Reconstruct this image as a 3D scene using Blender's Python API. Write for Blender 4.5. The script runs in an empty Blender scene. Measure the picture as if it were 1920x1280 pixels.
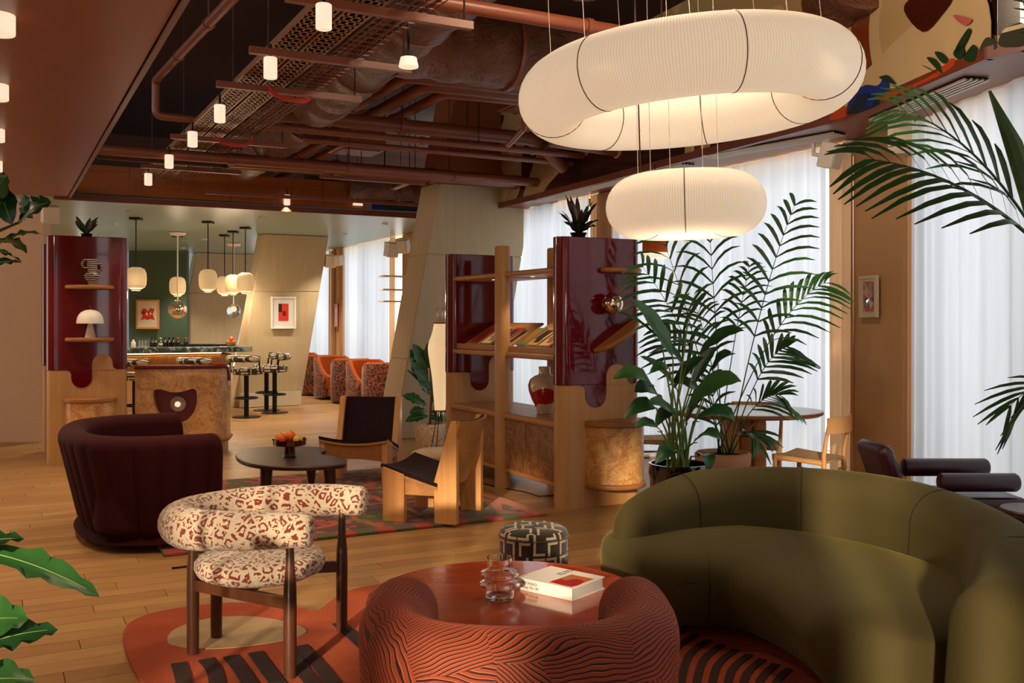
import bpy, bmesh, math, random
from math import sin, cos, pi, sqrt, atan2, radians
from mathutils import Vector, Matrix
random.seed(7)
S = bpy.context.scene
COL = S.collection
# ---------------------------------------------------------------- camera
H, F, CX, HY = 1.5, 1822.0, 960.0, 600.0
cam = bpy.data.cameras.new('camera'); cam.sensor_width = 36; cam.lens = F / 1920 * 36
cam.shift_y = -(640 - HY) / 1920; cam.clip_end = 200
co = bpy.data.objects.new('camera', cam); COL.objects.link(co)
co.location = (0, 0, H); co.rotation_euler = (pi / 2, 0, 0); S.camera = co
# ---------------------------------------------------------------- colour management
S.view_settings.view_transform = 'Standard'; S.view_settings.look = 'None'
S.view_settings.gamma = 1.0; S.view_settings.use_curve_mapping = False
S.view_settings.exposure = 0.0
# ---------------------------------------------------------------- world and sun
w = bpy.data.worlds.new('sky'); S.world = w; w.use_nodes = True
bg = w.node_tree.nodes['Background']; bg.inputs[0].default_value = (1.0, 0.95, 0.88, 1); bg.inputs[1].default_value = 2.45
sun = bpy.data.lights.new('sun', 'SUN'); sun.energy = 8.0; sun.angle = radians(2.0); sun.color = (1.0, 0.78, 0.55)
so = bpy.data.objects.new('sun', sun); COL.objects.link(so)
so.rotation_euler = Vector((0.22, 1.0, -0.235)).to_track_quat('-Z', 'Y').to_euler()

# ---------------------------------------------------------------- helpers: places
A = Vector((-0.468, 0.884)); B = Vector((0.884, 0.468)); YAW = atan2(0.468, 0.884)
def P(u, v, z):                      # point at height z seen at pixel u, v
    d = F * (H - z) / (v - HY); return Vector(((u - CX) / F * d, d, z))
def D(u, v, d): return Vector(((u - CX) / F * d, d, H - (v - HY) / F * d))
def R(a, b, z=0.0): return Vector((A.x * a + B.x * b, A.y * a + B.y * b, z))
def lin(c): c /= 255; return c / 12.92 if c <= .04045 else ((c + .055) / 1.055) ** 2.4
def hx(s): s = s.lstrip('#'); return tuple(lin(int(s[i:i + 2], 16)) for i in (0, 2, 4)) + (1,)

# ---------------------------------------------------------------- helpers: materials
class N:
    def __init__(s, m, o): s.m = m; s.o = o
    def _b(s, op, x, rev=False):
        n = s.m.node_tree.nodes.new('ShaderNodeMath'); n.operation = op
        a, b = (x, s) if rev else (s, x)
        for i, k in enumerate((a, b)):
            if k is None: continue
            if isinstance(k, N): s.m.node_tree.links.new(k.o, n.inputs[i])
            else: n.inputs[i].default_value = k
        return N(s.m, n.outputs[0])
    def __add__(s, x): return s._b('ADD', x)
    def __radd__(s, x): return s._b('ADD', x)
    def __sub__(s, x): return s._b('SUBTRACT', x)
    def __rsub__(s, x): return s._b('SUBTRACT', x, True)
    def __mul__(s, x): return s._b('MULTIPLY', x)
    def __rmul__(s, x): return s._b('MULTIPLY', x)
    def __truediv__(s, x): return s._b('DIVIDE', x)
    def __gt__(s, x): return s._b('GREATER_THAN', x)
    def __lt__(s, x): return s._b('LESS_THAN', x)
    def min(s, x): return s._b('MINIMUM', x)
    def max(s, x): return s._b('MAXIMUM', x)
    def f(s, op): return s._b(op, None)
    def pw(s, x): return s._b('POWER', x)
    def atan2(s, x): return s._b('ARCTAN2', x)
class M:
    def __init__(s, name, col=(.5, .5, .5, 1), rough=.5, metal=0, **k):
        s.m = bpy.data.materials.new(name); s.m.use_nodes = True
        s.nt = s.m.node_tree; s.node_tree = s.nt; s.p = s.nt.nodes['Principled BSDF']
        s.p.inputs['Base Color'].default_value = col; s.p.inputs['Roughness'].default_value = rough
        s.p.inputs['Metallic'].default_value = metal
        for a, b in k.items():
            nm = {'coat': 'Coat Weight', 'coat_rough': 'Coat Roughness', 'trans': 'Transmission Weight', 'ior': 'IOR', 'sheen': 'Sheen Weight',
                  'emit': 'Emission Strength', 'emit_col': 'Emission Color', 'spec': 'Specular IOR Level', 'alpha': 'Alpha', 'sheen_tint': 'Sheen Tint', 'sheen_rough': 'Sheen Roughness'}[a]
            s.p.inputs[nm].default_value = b
    def nd(s, t): return s.nt.nodes.new(t)
    def set(s, n, i, x):
        if isinstance(x, N): s.nt.links.new(x.o, n.inputs[i])
        elif x is not None: n.inputs[i].default_value = x
    def co(s, kind='Object'):
        n = s.nd('ShaderNodeTexCoord'); return N(s, n.outputs[kind])
    def sep(s, v):
        n = s.nd('ShaderNodeSeparateXYZ'); s.set(n, 0, v); return [N(s, o) for o in n.outputs]
    def comb(s, x, y, z):
        n = s.nd('ShaderNodeCombineXYZ'); s.set(n, 0, x); s.set(n, 1, y); s.set(n, 2, z); return N(s, n.outputs[0])
    def vmul(s, v, t):
        n = s.nd('ShaderNodeVectorMath'); n.operation = 'MULTIPLY'; s.set(n, 0, v); n.inputs[1].default_value = t; return N(s, n.outputs[0])
    def vadd(s, v, t):
        n = s.nd('ShaderNodeVectorMath'); n.operation = 'ADD'; s.set(n, 0, v); s.set(n, 1, t); return N(s, n.outputs[0])
    def noise(s, v, sc=5, det=2, rough=.5, dist=0, color=False):
        n = s.nd('ShaderNodeTexNoise'); s.set(n, 'Vector', v); n.inputs['Scale'].default_value = sc
        n.inputs['Detail'].default_value = det; n.inputs['Roughness'].default_value = rough; n.inputs['Distortion'].default_value = dist
        return N(s, n.outputs[1 if color else 0])
    def voro(s, v, sc=5, out='Distance', feat='F1', rnd=1):
        n = s.nd('ShaderNodeTexVoronoi'); n.feature = feat; s.set(n, 'Vector', v); n.inputs['Scale'].default_value = sc
        n.inputs['Randomness'].default_value = rnd; return N(s, n.outputs[out])
    def white(s, v):
        n = s.nd('ShaderNodeTexWhiteNoise'); s.set(n, 0, v); return N(s, n.outputs[0])
    def mix(s, f, a, b):
        n = s.nd('ShaderNodeMix'); n.data_type = 'RGBA'; s.set(n, 0, f)
        for i, x in ((6, a), (7, b)): s.set(n, i, x)
        return N(s, n.outputs[2])
    def ramp(s, f, stops, interp='LINEAR'):
        n = s.nd('ShaderNodeValToRGB'); s.set(n, 0, f); e = n.color_ramp; e.interpolation = interp
        while len(e.elements) < len(stops): e.elements.new(.5)
        for k, (q, c) in enumerate(stops): e.elements[k].position = q; e.elements[k].color = c
        return N(s, n.outputs[0])
    def step(s, x, e0, e1):
        n = s.nd('ShaderNodeMapRange'); n.interpolation_type = 'SMOOTHSTEP'; s.set(n, 0, x); n.inputs[1].default_value = e0; n.inputs[2].default_value = e1
        return N(s, n.outputs[0])
    def base(s, c): s.set(s.p, 'Base Color', c); return s
    def rough(s, c): s.set(s.p, 'Roughness', c); return s
    def bump(s, h, st=.3, dist=.01):
        n = s.nd('ShaderNodeBump'); n.inputs['Strength'].default_value = st; n.inputs['Distance'].default_value = dist
        s.set(n, 'Height', h); s.nt.links.new(n.outputs[0], s.p.inputs['Normal']); return s

def plain(name, c, rough=.5, metal=0, var=.12, sc=6, bump=0, bsc=60, **k):
    c = hx(c); m = M(name, c, rough, metal, **k); v = m.co()
    if var: m.base(m.mix(m.noise(v, sc, 3), tuple(x * (1 - var) for x in c[:3]) + (1,), tuple(min(1, x * (1 + var)) for x in c[:3]) + (1,)))
    if bump: m.bump(m.noise(v, bsc, 3), bump, .004)
    return m
def wood(name, c1, c2, axis='z', sc=1.0, rough=.45, coat=0.0):
    m = M(name, hx(c1), rough, coat=coat); v = m.co()
    t = {'x': (.06, 1, 1), 'y': (1, .06, 1), 'z': (1, 1, .06)}[axis]
    v2 = m.vmul(v, tuple(k * sc for k in t))
    n = m.noise(v2, 14, 4, .6, 1.2); f = m.noise(v2, 90, 3, .7)
    m.base(m.mix((n * 1.5 - .25) * .75 + f * .25, hx(c2), hx(c1))); m.bump(f, .12, .002); return m
def burl(name, c1, c2):
    m = M(name, hx(c1), .35, coat=.2); v = m.co()
    n = m.noise(v, 6, 4, .7, 1.5); k = m.step(m.voro(v, 16), .05, .25); q = m.noise(v, 30, 4, .7, 2)
    m.base(m.mix(m.step(n * .55 + q * .45, .38, .62), hx(c2), hx(c1))); return m
def fabric(name, c, rough=.9, sheen=.4, sc=400, var=.25, vs=3, tint=None):
    cc = hx(c); m = M(name, cc, rough, sheen=sheen, spec=.2); v = m.co()
    m.p.inputs['Sheen Roughness'].default_value = .35
    m.p.inputs['Sheen Tint'].default_value = tint or tuple(min(1, x * 2 + .08) for x in cc[:3]) + (1,)
    n = m.noise(v, vs, 3); m.base(m.mix(n, tuple(x * (1 - var) for x in cc[:3]) + (1,), tuple(x * (1 + var) for x in cc[:3]) + (1,)))
    m.bump(m.noise(v, sc, 2), .25, .002); return m

# ---------------------------------------------------------------- helpers: meshes
class MB:
    def __init__(s): s.v = []; s.f = []
    def add(s, vs, fs):
        o = len(s.v); s.v += [tuple(x) for x in vs]; s.f += [tuple(i + o for i in f) for f in fs]; return s
    def box(s, c, d, rz=0, rot=None):
        vs = []
        for z in (-1, 1):
            for x, y in ((-1, -1), (1, -1), (1, 1), (-1, 1)): vs.append(Vector((x * d[0] / 2, y * d[1] / 2, z * d[2] / 2)))
        m = rot if rot is not None else Matrix.Rotation(rz, 3, 'Z')
        vs = [m @ q + Vector(c) for q in vs]
        return s.add(vs, [(3, 2, 1, 0), (4, 5, 6, 7), (0, 1, 5, 4), (1, 2, 6, 5), (2, 3, 7, 6), (3, 0, 4, 7)])
    def grid(s, rings, closed=True, cap=True, loop=False):
        n = len(rings[0]); vs = [p for r in rings for p in r]; fs = []
        m = len(rings)
        for i in range(m if loop else m - 1):
            for j in range(n if closed else n - 1):
                a = i * n + j; b = i * n + (j + 1) % n; c = ((i + 1) % m) * n + (j + 1) % n; d = ((i + 1) % m) * n + j
                fs.append((a, b, c, d))
        if cap and closed and not loop: fs.append(tuple(reversed(range(n)))); fs.append(tuple((m - 1) * n + j for j in range(n)))
        return s.add(vs, fs)
    def tube(s, pts, r, n=10, loop=False, cap=True):
        pts = [Vector(p) for p in pts]; k = len(pts); rs = r if isinstance(r, (list, tuple)) else [r] * k
        rings = []; up = None
        for i in range(k):
            if loop: t = (pts[(i + 1) % k] - pts[i - 1])
            else: t = (pts[min(i + 1, k - 1)] - pts[max(i - 1, 0)])
            t.normalize()
            if up is None:
                up = Vector((0, 0, 1)) if abs(t.z) < .9 else Vector((1, 0, 0))
            sd = t.cross(up).normalized(); up = sd.cross(t).normalized()
            rings.append([pts[i] + (sd * cos(q) + up * sin(q)) * rs[i] for q in (2 * pi * j / n for j in range(n))])
        return s.grid(rings, True, cap, loop)
    def lathe(s, prof, n=32, c=(0, 0, 0), sx=1, sy=1):
        c = Vector(c); rings = [[c + Vector((r * cos(2 * pi * j / n) * sx, r * sin(2 * pi * j / n) * sy, z)) for j in range(n)] for r, z in prof]
        return s.grid(rings)
    def prism(s, poly, z0, z1):
        n = len(poly); vs = [(x, y, z0) for x, y in poly] + [(x, y, z1) for x, y in poly]
        fs = [tuple(reversed(range(n))), tuple(range(n, 2 * n))] + [(i, (i + 1) % n, n + (i + 1) % n, n + i) for i in range(n)]
        return s.add(vs, fs)
    def plate(s, poly, o, ux, uy, th):       # 2d outline in plane o + x*ux + y*uy, thickness along normal
        o = Vector(o); ux = Vector(ux); uy = Vector(uy); nn = ux.cross(uy).normalized() * th
        n = len(poly); a = [o + ux * x + uy * y for x, y in poly]; vs = a + [q + nn for q in a]
        return s.add(vs, [tuple(reversed(range(n))), tuple(range(n, 2 * n))] + [(i, (i + 1) % n, n + (i + 1) % n, n + i) for i in range(n)])
    def sphere(s, c, r, n=16, sz=1):
        c = Vector(c); pr = [(max(1e-4, r * sin(pi * i / (n // 2))), -r * cos(pi * i / (n // 2)) * sz) for i in range(n // 2 + 1)]
        return s.lathe(pr, n, c)
    def build(s, name, mat, par=None, smooth=None, bev=0, sub=0, ang=40, kind=None):
        me = bpy.data.meshes.new(name); me.from_pydata(s.v, [], s.f)
        bm = bmesh.new(); bm.from_mesh(me); bmesh.ops.recalc_face_normals(bm, faces=bm.faces); bm.to_mesh(me); bm.free()
        if smooth is None or smooth:
            me.polygons.foreach_set('use_smooth', [True] * len(me.polygons)); 
            if not sub: me.set_sharp_from_angle(angle=radians(ang))
        me.materials.append(mat.m if isinstance(mat, M) else mat)
        o = bpy.data.objects.new(name, me); COL.objects.link(o)
        if par is not None: o.parent = par
        if bev:
            b = o.modifiers.new('bevel', 'BEVEL'); b.width = bev; b.segments = 2; b.limit_method = 'ANGLE'; b.angle_limit = radians(30); b.harden_normals = True
        if sub:
            q = o.modifiers.new('sub', 'SUBSURF'); q.levels = sub; q.render_levels = sub
        if kind: o['kind'] = kind
        return o
def rbox(c, d, rz=0): return MB().box(c, d, rz)
def tag(o, label, cat, group=None, kind=None):
    o['label'] = label; o['category'] = cat
    if group: o['group'] = group
    if kind: o['kind'] = kind
    return o
def T(name, label, cat, loc=(0, 0, 0), rz=0, group=None):
    o = bpy.data.objects.new(name, None); COL.objects.link(o); o.empty_display_size = .1
    o.location = loc; o.rotation_euler = (0, 0, rz); return tag(o, label, cat, group)
def dup(root, loc, rz, label, group=None, name=None):
    r = root.copy(); COL.objects.link(r); r.location = loc; r.rotation_euler = (0, 0, rz); r['label'] = label
    if group: r['group'] = group
    for ch in list(root.children):
        c = ch.copy(); COL.objects.link(c); c.parent = r
        for g in ch.children: q = g.copy(); COL.objects.link(q); q.parent = c
    return r
def struct(o): o['kind'] = 'structure'; return o
def smoothpoly(pts, n=6, closed=True):
    out = []; k = len(pts); P_ = [Vector(p) for p in pts]
    for i in range(k if closed else k - 1):
        if closed: p0, p1, p2, p3 = P_[i - 1], P_[i], P_[(i + 1) % k], P_[(i + 2) % k]
        else: p0, p1, p2, p3 = P_[max(i - 1, 0)], P_[i], P_[i + 1], P_[min(i + 2, k - 1)]
        for j in range(n):
            t = j / n; out.append(.5 * ((2 * p1) + (p2 - p0) * t + (2 * p0 - 5 * p1 + 4 * p2 - p3) * t * t + (3 * p1 - p0 - 3 * p2 + p3) * t ** 3))
    if not closed: out.append(P_[-1])
    return out
def rrect(w_, h_, r, n=6, cx=0, cy=0):
    out = []
    for qx, qy, a0 in ((1, 1, 0), (-1, 1, pi / 2), (-1, -1, pi), (1, -1, 1.5 * pi)):
        for i in range(n + 1):
            t = a0 + pi / 2 * i / n; out.append((cx + qx * (w_ / 2 - r) + r * cos(t), cy + qy * (h_ / 2 - r) + r * sin(t)))
    return out
def blade(mb, p0, p1, wd, lift=.1, fold=.25, n=6, up=(0, 0, 1), prof=None, wave=0):
    p0 = Vector(p0); p1 = Vector(p1); up = Vector(up); c = (p0 + p1) / 2 + up * lift * 2; rs = []
    for i in range(n + 1):
        t = i / n; q = p0 * (1 - t) ** 2 + c * 2 * t * (1 - t) + p1 * t * t
        tn = ((c - p0) * (1 - t) + (p1 - c) * t).normalized(); sd = tn.cross(up)
        sd = sd.normalized() if sd.length > 1e-3 else Vector((1, 0, 0)); nn = sd.cross(tn)
        ww = wd * (prof(t) if prof else max(.02, sin(pi * min(1, t * .97 + .03)) ** .75)) / 2
        wv = wave * sin(i * 2.4) * ww
        rs.append([q - sd * ww + nn * (fold * ww + wv), q - sd * ww * .5 + nn * fold * ww * .45, q, q + sd * ww * .5 + nn * fold * ww * .45, q + sd * ww + nn * (fold * ww - wv)])
    mb.grid(rs, closed=False); return mb
def sweep(path, prof, e_rings=5, closed_profile=True, end_r=.12, shape=None):
    """path: list of 2d points, prof(t, s) -> list of (offset, z); ends are rounded by shrinking towards the profile's core"""
    pts = [Vector((p[0], p[1])) for p in path]; L = [0]
    for i in range(1, len(pts)): L.append(L[-1] + (pts[i] - pts[i - 1]).length)
    tot = L[-1]
    def at(s):
        s = min(max(s, 0), tot)
        for i in range(1, len(pts)):
            if s <= L[i] + 1e-9: k = (s - L[i - 1]) / max(1e-9, L[i] - L[i - 1]); return pts[i - 1].lerp(pts[i], k), i
    ss = []
    for i in range(e_rings): ss.append((end_r * (1 - cos(pi / 2 * i / e_rings)), sin(pi / 2 * i / e_rings)))
    m = max(8, int((tot - 2 * end_r) / shape if shape else 24))
    ss += [(end_r + (tot - 2 * end_r) * i / m, 1) for i in range(m + 1)]
    for i in range(e_rings - 1, -1, -1): ss.append((tot - end_r * (1 - cos(pi / 2 * i / e_rings)), sin(pi / 2 * i / e_rings)))
    rings = []
    for s, e in ss:
        q, _ = at(s); h = .02; t = (at(s + h)[0] - at(s - h)[0]).normalized(); nrm = Vector((-t.y, t.x))
        pr = prof(s / tot, s); mo = sum(a for a, b in pr) / len(pr); mz = sum(b for a, b in pr) / len(pr)
        e2 = max(e, .03); ez = .55 + .45 * e2
        rings.append([(q.x + nrm.x * (mo + (a - mo) * e2), q.y + nrm.y * (mo + (a - mo) * e2), mz + (b - mz) * ez) for a, b in pr])
    return MB().grid(rings)
def offprof(th, z0, z1, r, n=5, lean=0, taper=0):
    """rounded wall cross-section of thickness th"""
    out = []
    for a, b in rrect(th, z1 - z0, min(r, th / 2 - .001, (z1 - z0) / 2 - .001), n, 0, (z0 + z1) / 2):
        k = (b - z0) / (z1 - z0); out.append((a + lean * k - taper * (1 - k) * (1 if a > 0 else 0), b))
    return out
# ================================================================= materials
m_ceil = plain('dark_brown_ceiling', '#422015', .8, var=.15, sc=1)
m_lowc = plain('brown_ceiling', '#8f4e2e', .4, var=.06, sc=1.5)
m_soff = plain('brown_soffit', '#7a4630', .4, var=.05)
m_gcei = plain('green_ceiling', '#8ba396', .32, var=.06, sc=1.0)
m_beige = plain('beige_plaster', '#d0b294', .7, var=.04, sc=2, bump=.1)
m_pier = plain('tan_plaster', '#cba272', .7, var=.05, sc=2, bump=.1)
m_green = plain('green_paint', '#46604c', .7, var=.05)
m_pipe = plain('copper_brown_paint', '#84452a', .42, var=.15, sc=3, spec=.6)
m_pdark = plain('dark_brown_paint', '#3c1a10', .5, var=.2, sc=3)
m_trayp = plain('tray_metal', '#9a6a48', .45, .2)
m_trim = plain('brown_trim', '#6b3018', .4)
m_white = plain('white_paint', '#e6e0d4', .5, var=.03)
m_black = plain('black_metal', '#121313', .4, .5, var=.1)
m_lacq = plain('burgundy_lacquer', '#5e0610', .09, coat=.35, spec=.35, var=.12, sc=1.5)
m_burgpaint = plain('burgundy_paint', '#6e0a12', .35)
m_oak = wood('light_oak', '#c79a62', '#a8763f')
m_oakx = wood('light_oak_lengthwise', '#c08c52', '#9a6532', 'y')
m_oaklo = wood('chair_oak', '#dca768', '#b67a3c')
m_oakr = wood('round_oak_edging', '#ab7440', '#87501f', 'x')
m_burl = burl('burl_veneer', '#dcae6e', '#a9713a')
m_burld = burl('dark_burl_veneer', '#a87445', '#6a4220')
m_waln = wood('walnut', '#5f3823', '#341b10', 'z', 1, .35)
m_walt = wood('dark_walnut_top', '#4d2f20', '#2b1810', 'x', 1, .4)
m_velg = fabric('olive_velvet', '#50482a', sheen=.3, vs=2, var=.15, tint=hx('#8a8440'))
m_velb = fabric('burgundy_velvet', '#2f0406', sheen=.05, vs=2, tint=hx('#6a1a16'))
m_dark = fabric('dark_plum_wool', '#241317', sheen=.15, sc=250, vs=60, var=.4)
m_beigef = fabric('beige_fabric', '#b49c80', vs=10)
m_orangef = fabric('orange_velvet', '#b4541c', sheen=.4)
m_leather = plain('burgundy_leather', '#35101a', .35, var=.1, bump=.15, bsc=200)
m_glass = M('clear_glass', (1, 1, 1, 1), .02, trans=1.0, ior=1.45)
m_chrome = M('mirror_chrome', (.75, .62, .48, 1), .06, 1.0)
m_leaf = M('glossy_green_leaf', hx('#1d4a26'), .35, spec=.5)
_v = m_leaf.co(); m_leaf.base(m_leaf.mix(m_leaf.noise(_v, 9, 2), hx('#0f2f18'), hx('#2c6030')))
m_leafl = M('light_green_leaf', hx('#2c5c28'), .35); _v = m_leafl.co(); m_leafl.base(m_leafl.mix(m_leafl.noise(_v, 6, 2), hx('#1b4520'), hx('#3f7434')))
m_vein = plain('pale_leaf_vein', '#86a860', .5)
m_palm = M('palm_green', hx('#2c5a2f'), .4); _v = m_palm.co(); m_palm.base(m_palm.mix(m_palm.noise(_v, 5, 2), hx('#173d1c'), hx('#3a6a35')))
m_stem = plain('green_stem', '#5d7a35', .5)
m_bark = plain('brown_bark', '#5a4128', .8, bump=.4)
m_purple = plain('purple_leaf', '#2c1a18', .4, var=.4, sc=10)
m_soil = plain('dark_soil', '#1c120b', .95, var=.5, sc=80, bump=.8)
m_terra = plain('pale_terracotta', '#c59368', .7, var=.15, sc=14, bump=.2)
m_blackpot = plain('black_glazed_ceramic', '#0a0d0e', .08, coat=1)
m_fruit = plain('orange_peel', '#e0641a', .45, var=.1, bump=.3, bsc=120)
m_lemon = plain('pale_yellow_peel', '#c9a445', .45, bump=.3, bsc=120)
m_redglass = plain('dark_red_glass', '#3a0c08', .08, coat=1)
m_marble = M('dark_green_marble', hx('#3f4d49'), .15); _v = m_marble.co(); m_marble.base(m_marble.mix(m_marble.step(m_marble.noise(_v, 4, 6, .7, 2), .45, .62), hx('#2b3532'), hx('#8a9691')))
m_bottle = plain('dark_bottle_glass', '#0d120e', .1)
m_warm = M('warm_light', (1, .8, .5, 1), .5, emit=6, emit_col=(1, .72, .38, 1))
m_lightw = M('lit_white_shade', (.95, .88, .75, 1), .5, emit=.75, emit_col=(1, .82, .58, 1))
m_led = M('amber_light_strip', (1, .7, .4, 1), .5, emit=9, emit_col=(1, .55, .2, 1))
m_lantern = M('lit_rice_paper', (.55, .42, .24, 1), .7, emit=.42, emit_col=(1, .62, .27, 1))
v = m_lantern.co(); _x, _y, _z = m_lantern.sep(v)
m_lantern.base(m_lantern.mix((_z * 420).f('SINE') > .6, (.55, .42, .24, 1), (.42, .3, .15, 1)))
m_akari = M('lit_washi_paper', (.85, .75, .55, 1), .7, emit=.62, emit_col=(1, .74, .42, 1))
v = m_akari.co(); _x, _y, _z = m_akari.sep(v); m_akari.set(m_akari.p, 'Emission Color', m_akari.mix((_z * 300).f('SINE') > .7, (1, .74, .42, 1), (1, .55, .22, 1)))
def ribmat(name, k):
    m = M(name, (.8, .75, .66, 1), .8); v = m.co(); x, y, z = m.sep(v); s = ((y.atan2(x) - .35) * k).f('COSINE') * .5 + .5
    m.set(m.p, 'Emission Color', m.mix(s, (1, .68, .42, 1), (1, .80, .57, 1))); m.p.inputs['Emission Strength'].default_value = .50; m.base(m.mix(s, (.55, .5, .4, 1), (.88, .84, .76, 1))); return m  # rib valleys are darkened in emission and base colour, standing in for shade
m_ring = ribmat('lit_ribbed_fabric_large', 380); m_ring2 = ribmat('lit_ribbed_fabric_small', 200)
m_red = plain('vermilion', '#c8341c', .5); m_blue = plain('cobalt_paint', '#16307c', .3)
m_cream = plain('cream_paper', '#d9cdb4', .7, var=.04)
m_pages = plain('book_pages', '#b9b5ac', .8, var=.1, sc=200)
# concrete
m_conc = M('board_marked_concrete', hx('#b3a488'), .75); v = m_conc.co(); n1 = m_conc.noise(v, 1.6, 5, .65); n2 = m_conc.noise(m_conc.vmul(v, (8, 8, .6)), 2, 4)
n3 = m_conc.noise(v, 30, 4, .7)
m_conc.base(m_conc.mix(n1 * .4 + n2 * .35 + n3 * .25, hx('#a08c68'), hx('#cdbb98'))); m_conc.bump(n3, .2, .004)
# planks
m_plank = M('oak_plank', hx('#8a6034'), .34, spec=.4); nt = m_plank.nt
gi = m_plank.nd('ShaderNodeNewGeometry'); oi = m_plank.nd('ShaderNodeObjectInfo')
rnd = (N(m_plank, gi.outputs['Random Per Island']) + N(m_plank, oi.outputs['Random'])).f('FRACT')
v = m_plank.vadd(m_plank.co(), m_plank.comb(rnd * 13, rnd * 7, rnd * 3))
g = m_plank.noise(m_plank.vmul(v, (.5, 7, 1)), 5, 5, .65, 1.0)
c1 = m_plank.mix(g, hx('#74502c'), hx('#ae8250')); c2 = m_plank.mix(g, hx('#86602f'), hx('#c39a64'))
m_plank.base(m_plank.mix(rnd, c1, c2)); m_plank.bump(g, .06, .003); m_plank.rough(.30 + g * .18)
m_sub = plain('dark_subfloor', '#2a180c', .9)
# curtains
def curtain_mat(name, c, tr):
    m = bpy.data.materials.new(name); m.use_nodes = True; nt = m.node_tree; nt.nodes.clear()
    o = nt.nodes.new('ShaderNodeOutputMaterial'); a = nt.nodes.new('ShaderNodeBsdfTranslucent'); b = nt.nodes.new('ShaderNodeBsdfDiffuse'); x = nt.nodes.new('ShaderNodeMixShader')
    n = nt.nodes.new('ShaderNodeTexNoise'); tc = nt.nodes.new('ShaderNodeTexCoord'); mp = nt.nodes.new('ShaderNodeMapping'); mp.inputs['Scale'].default_value = (6, 6, .3)
    nt.links.new(tc.outputs['Object'], mp.inputs[0]); nt.links.new(mp.outputs[0], n.inputs[0]); n.inputs['Scale'].default_value = 4
    r = nt.nodes.new('ShaderNodeValToRGB'); c = hx(c); r.color_ramp.elements[0].color = tuple(q * .82 for q in c[:3]) + (1,); r.color_ramp.elements[1].color = c
    nt.links.new(n.outputs[0], r.inputs[0]); nt.links.new(r.outputs[0], a.inputs[0]); nt.links.new(r.outputs[0], b.inputs[0])
    x.inputs[0].default_value = tr; nt.links.new(b.outputs[0], x.inputs[1]); nt.links.new(a.outputs[0], x.inputs[2]); nt.links.new(x.outputs[0], o.inputs[0]); return m
m_sheer = curtain_mat('white_sheer', '#dbe6f4', .8)
m_linen = curtain_mat('cream_linen', '#dcb48c', .35)
# leopard boucle
m_leop = M('leopard_boucle', hx('#d8c7ac'), .95, sheen=.2); v = m_leop.co(); wv = m_leop.vadd(v, m_leop.vmul(m_leop.noise(v, 40, 2, color=True), (.016, .016, .016)))
d1 = m_leop.voro(wv, 22, 'Distance', 'DISTANCE_TO_EDGE'); brk = m_leop.noise(v, 50, 1); ringm = (((d1 - .20).f('ABSOLUTE') < .09) * (brk > .43))
d2 = m_leop.voro(wv, 47) ; cellc = m_leop.sep(m_leop.voro(wv, 47, 'Color'))[0]; spots = (d2 < .22) * (cellc > .7) * (d1 < .06)
msk = ringm.max(spots)
m_leop.base(m_leop.mix(msk, m_leop.mix(m_leop.noise(v, 120, 2), hx('#a8977a'), hx('#cdbfa6')), hx('#71291d'))); m_leop.bump(m_leop.noise(v, 160, 3), .9, .006)
# swirl fabric (rust with dark contour lines, relief highlights beside them painted pale)
m_swirl = M('rust_jacquard_with_contour_lines', hx('#8a2f14'), .8, sheen=.5, sheen_tint=hx('#d06038')); v = m_swirl.co()
big = m_swirl.noise(v, 2.4, 1, .4, .6); zz = m_swirl.noise(v, 9, 1); cell = m_swirl.sep(m_swirl.voro(m_swirl.vadd(v, m_swirl.vmul(m_swirl.noise(v, 5, 1, color=True), (.12,) * 3)), 4.6, 'Color'))
x, y, z = m_swirl.sep(v)
th_ = cell[0] * 6.283; ph = (big * 15 + zz * 3.0 + (x * th_.f('COSINE') + (z + y * .6) * th_.f('SINE')) * 88)
sn = ph * 6.283; s1 = sn.f('SINE'); s2 = (sn + 1.15).f('SINE')
c = m_swirl.mix(m_swirl.step(s2, .80, .97) * m_swirl.step(m_swirl.noise(v, 3, 2), .42, .62), m_swirl.mix(m_swirl.noise(v, 6, 2), hx('#74260f'), hx('#a03f1c')), hx('#c08058'))
m_swirl.base(m_swirl.mix(m_swirl.step(s1, .35, .65), c, hx('#1c0606'))); m_swirl.bump(1 - m_swirl.step(s1, .3, .8), .6, .006)
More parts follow.
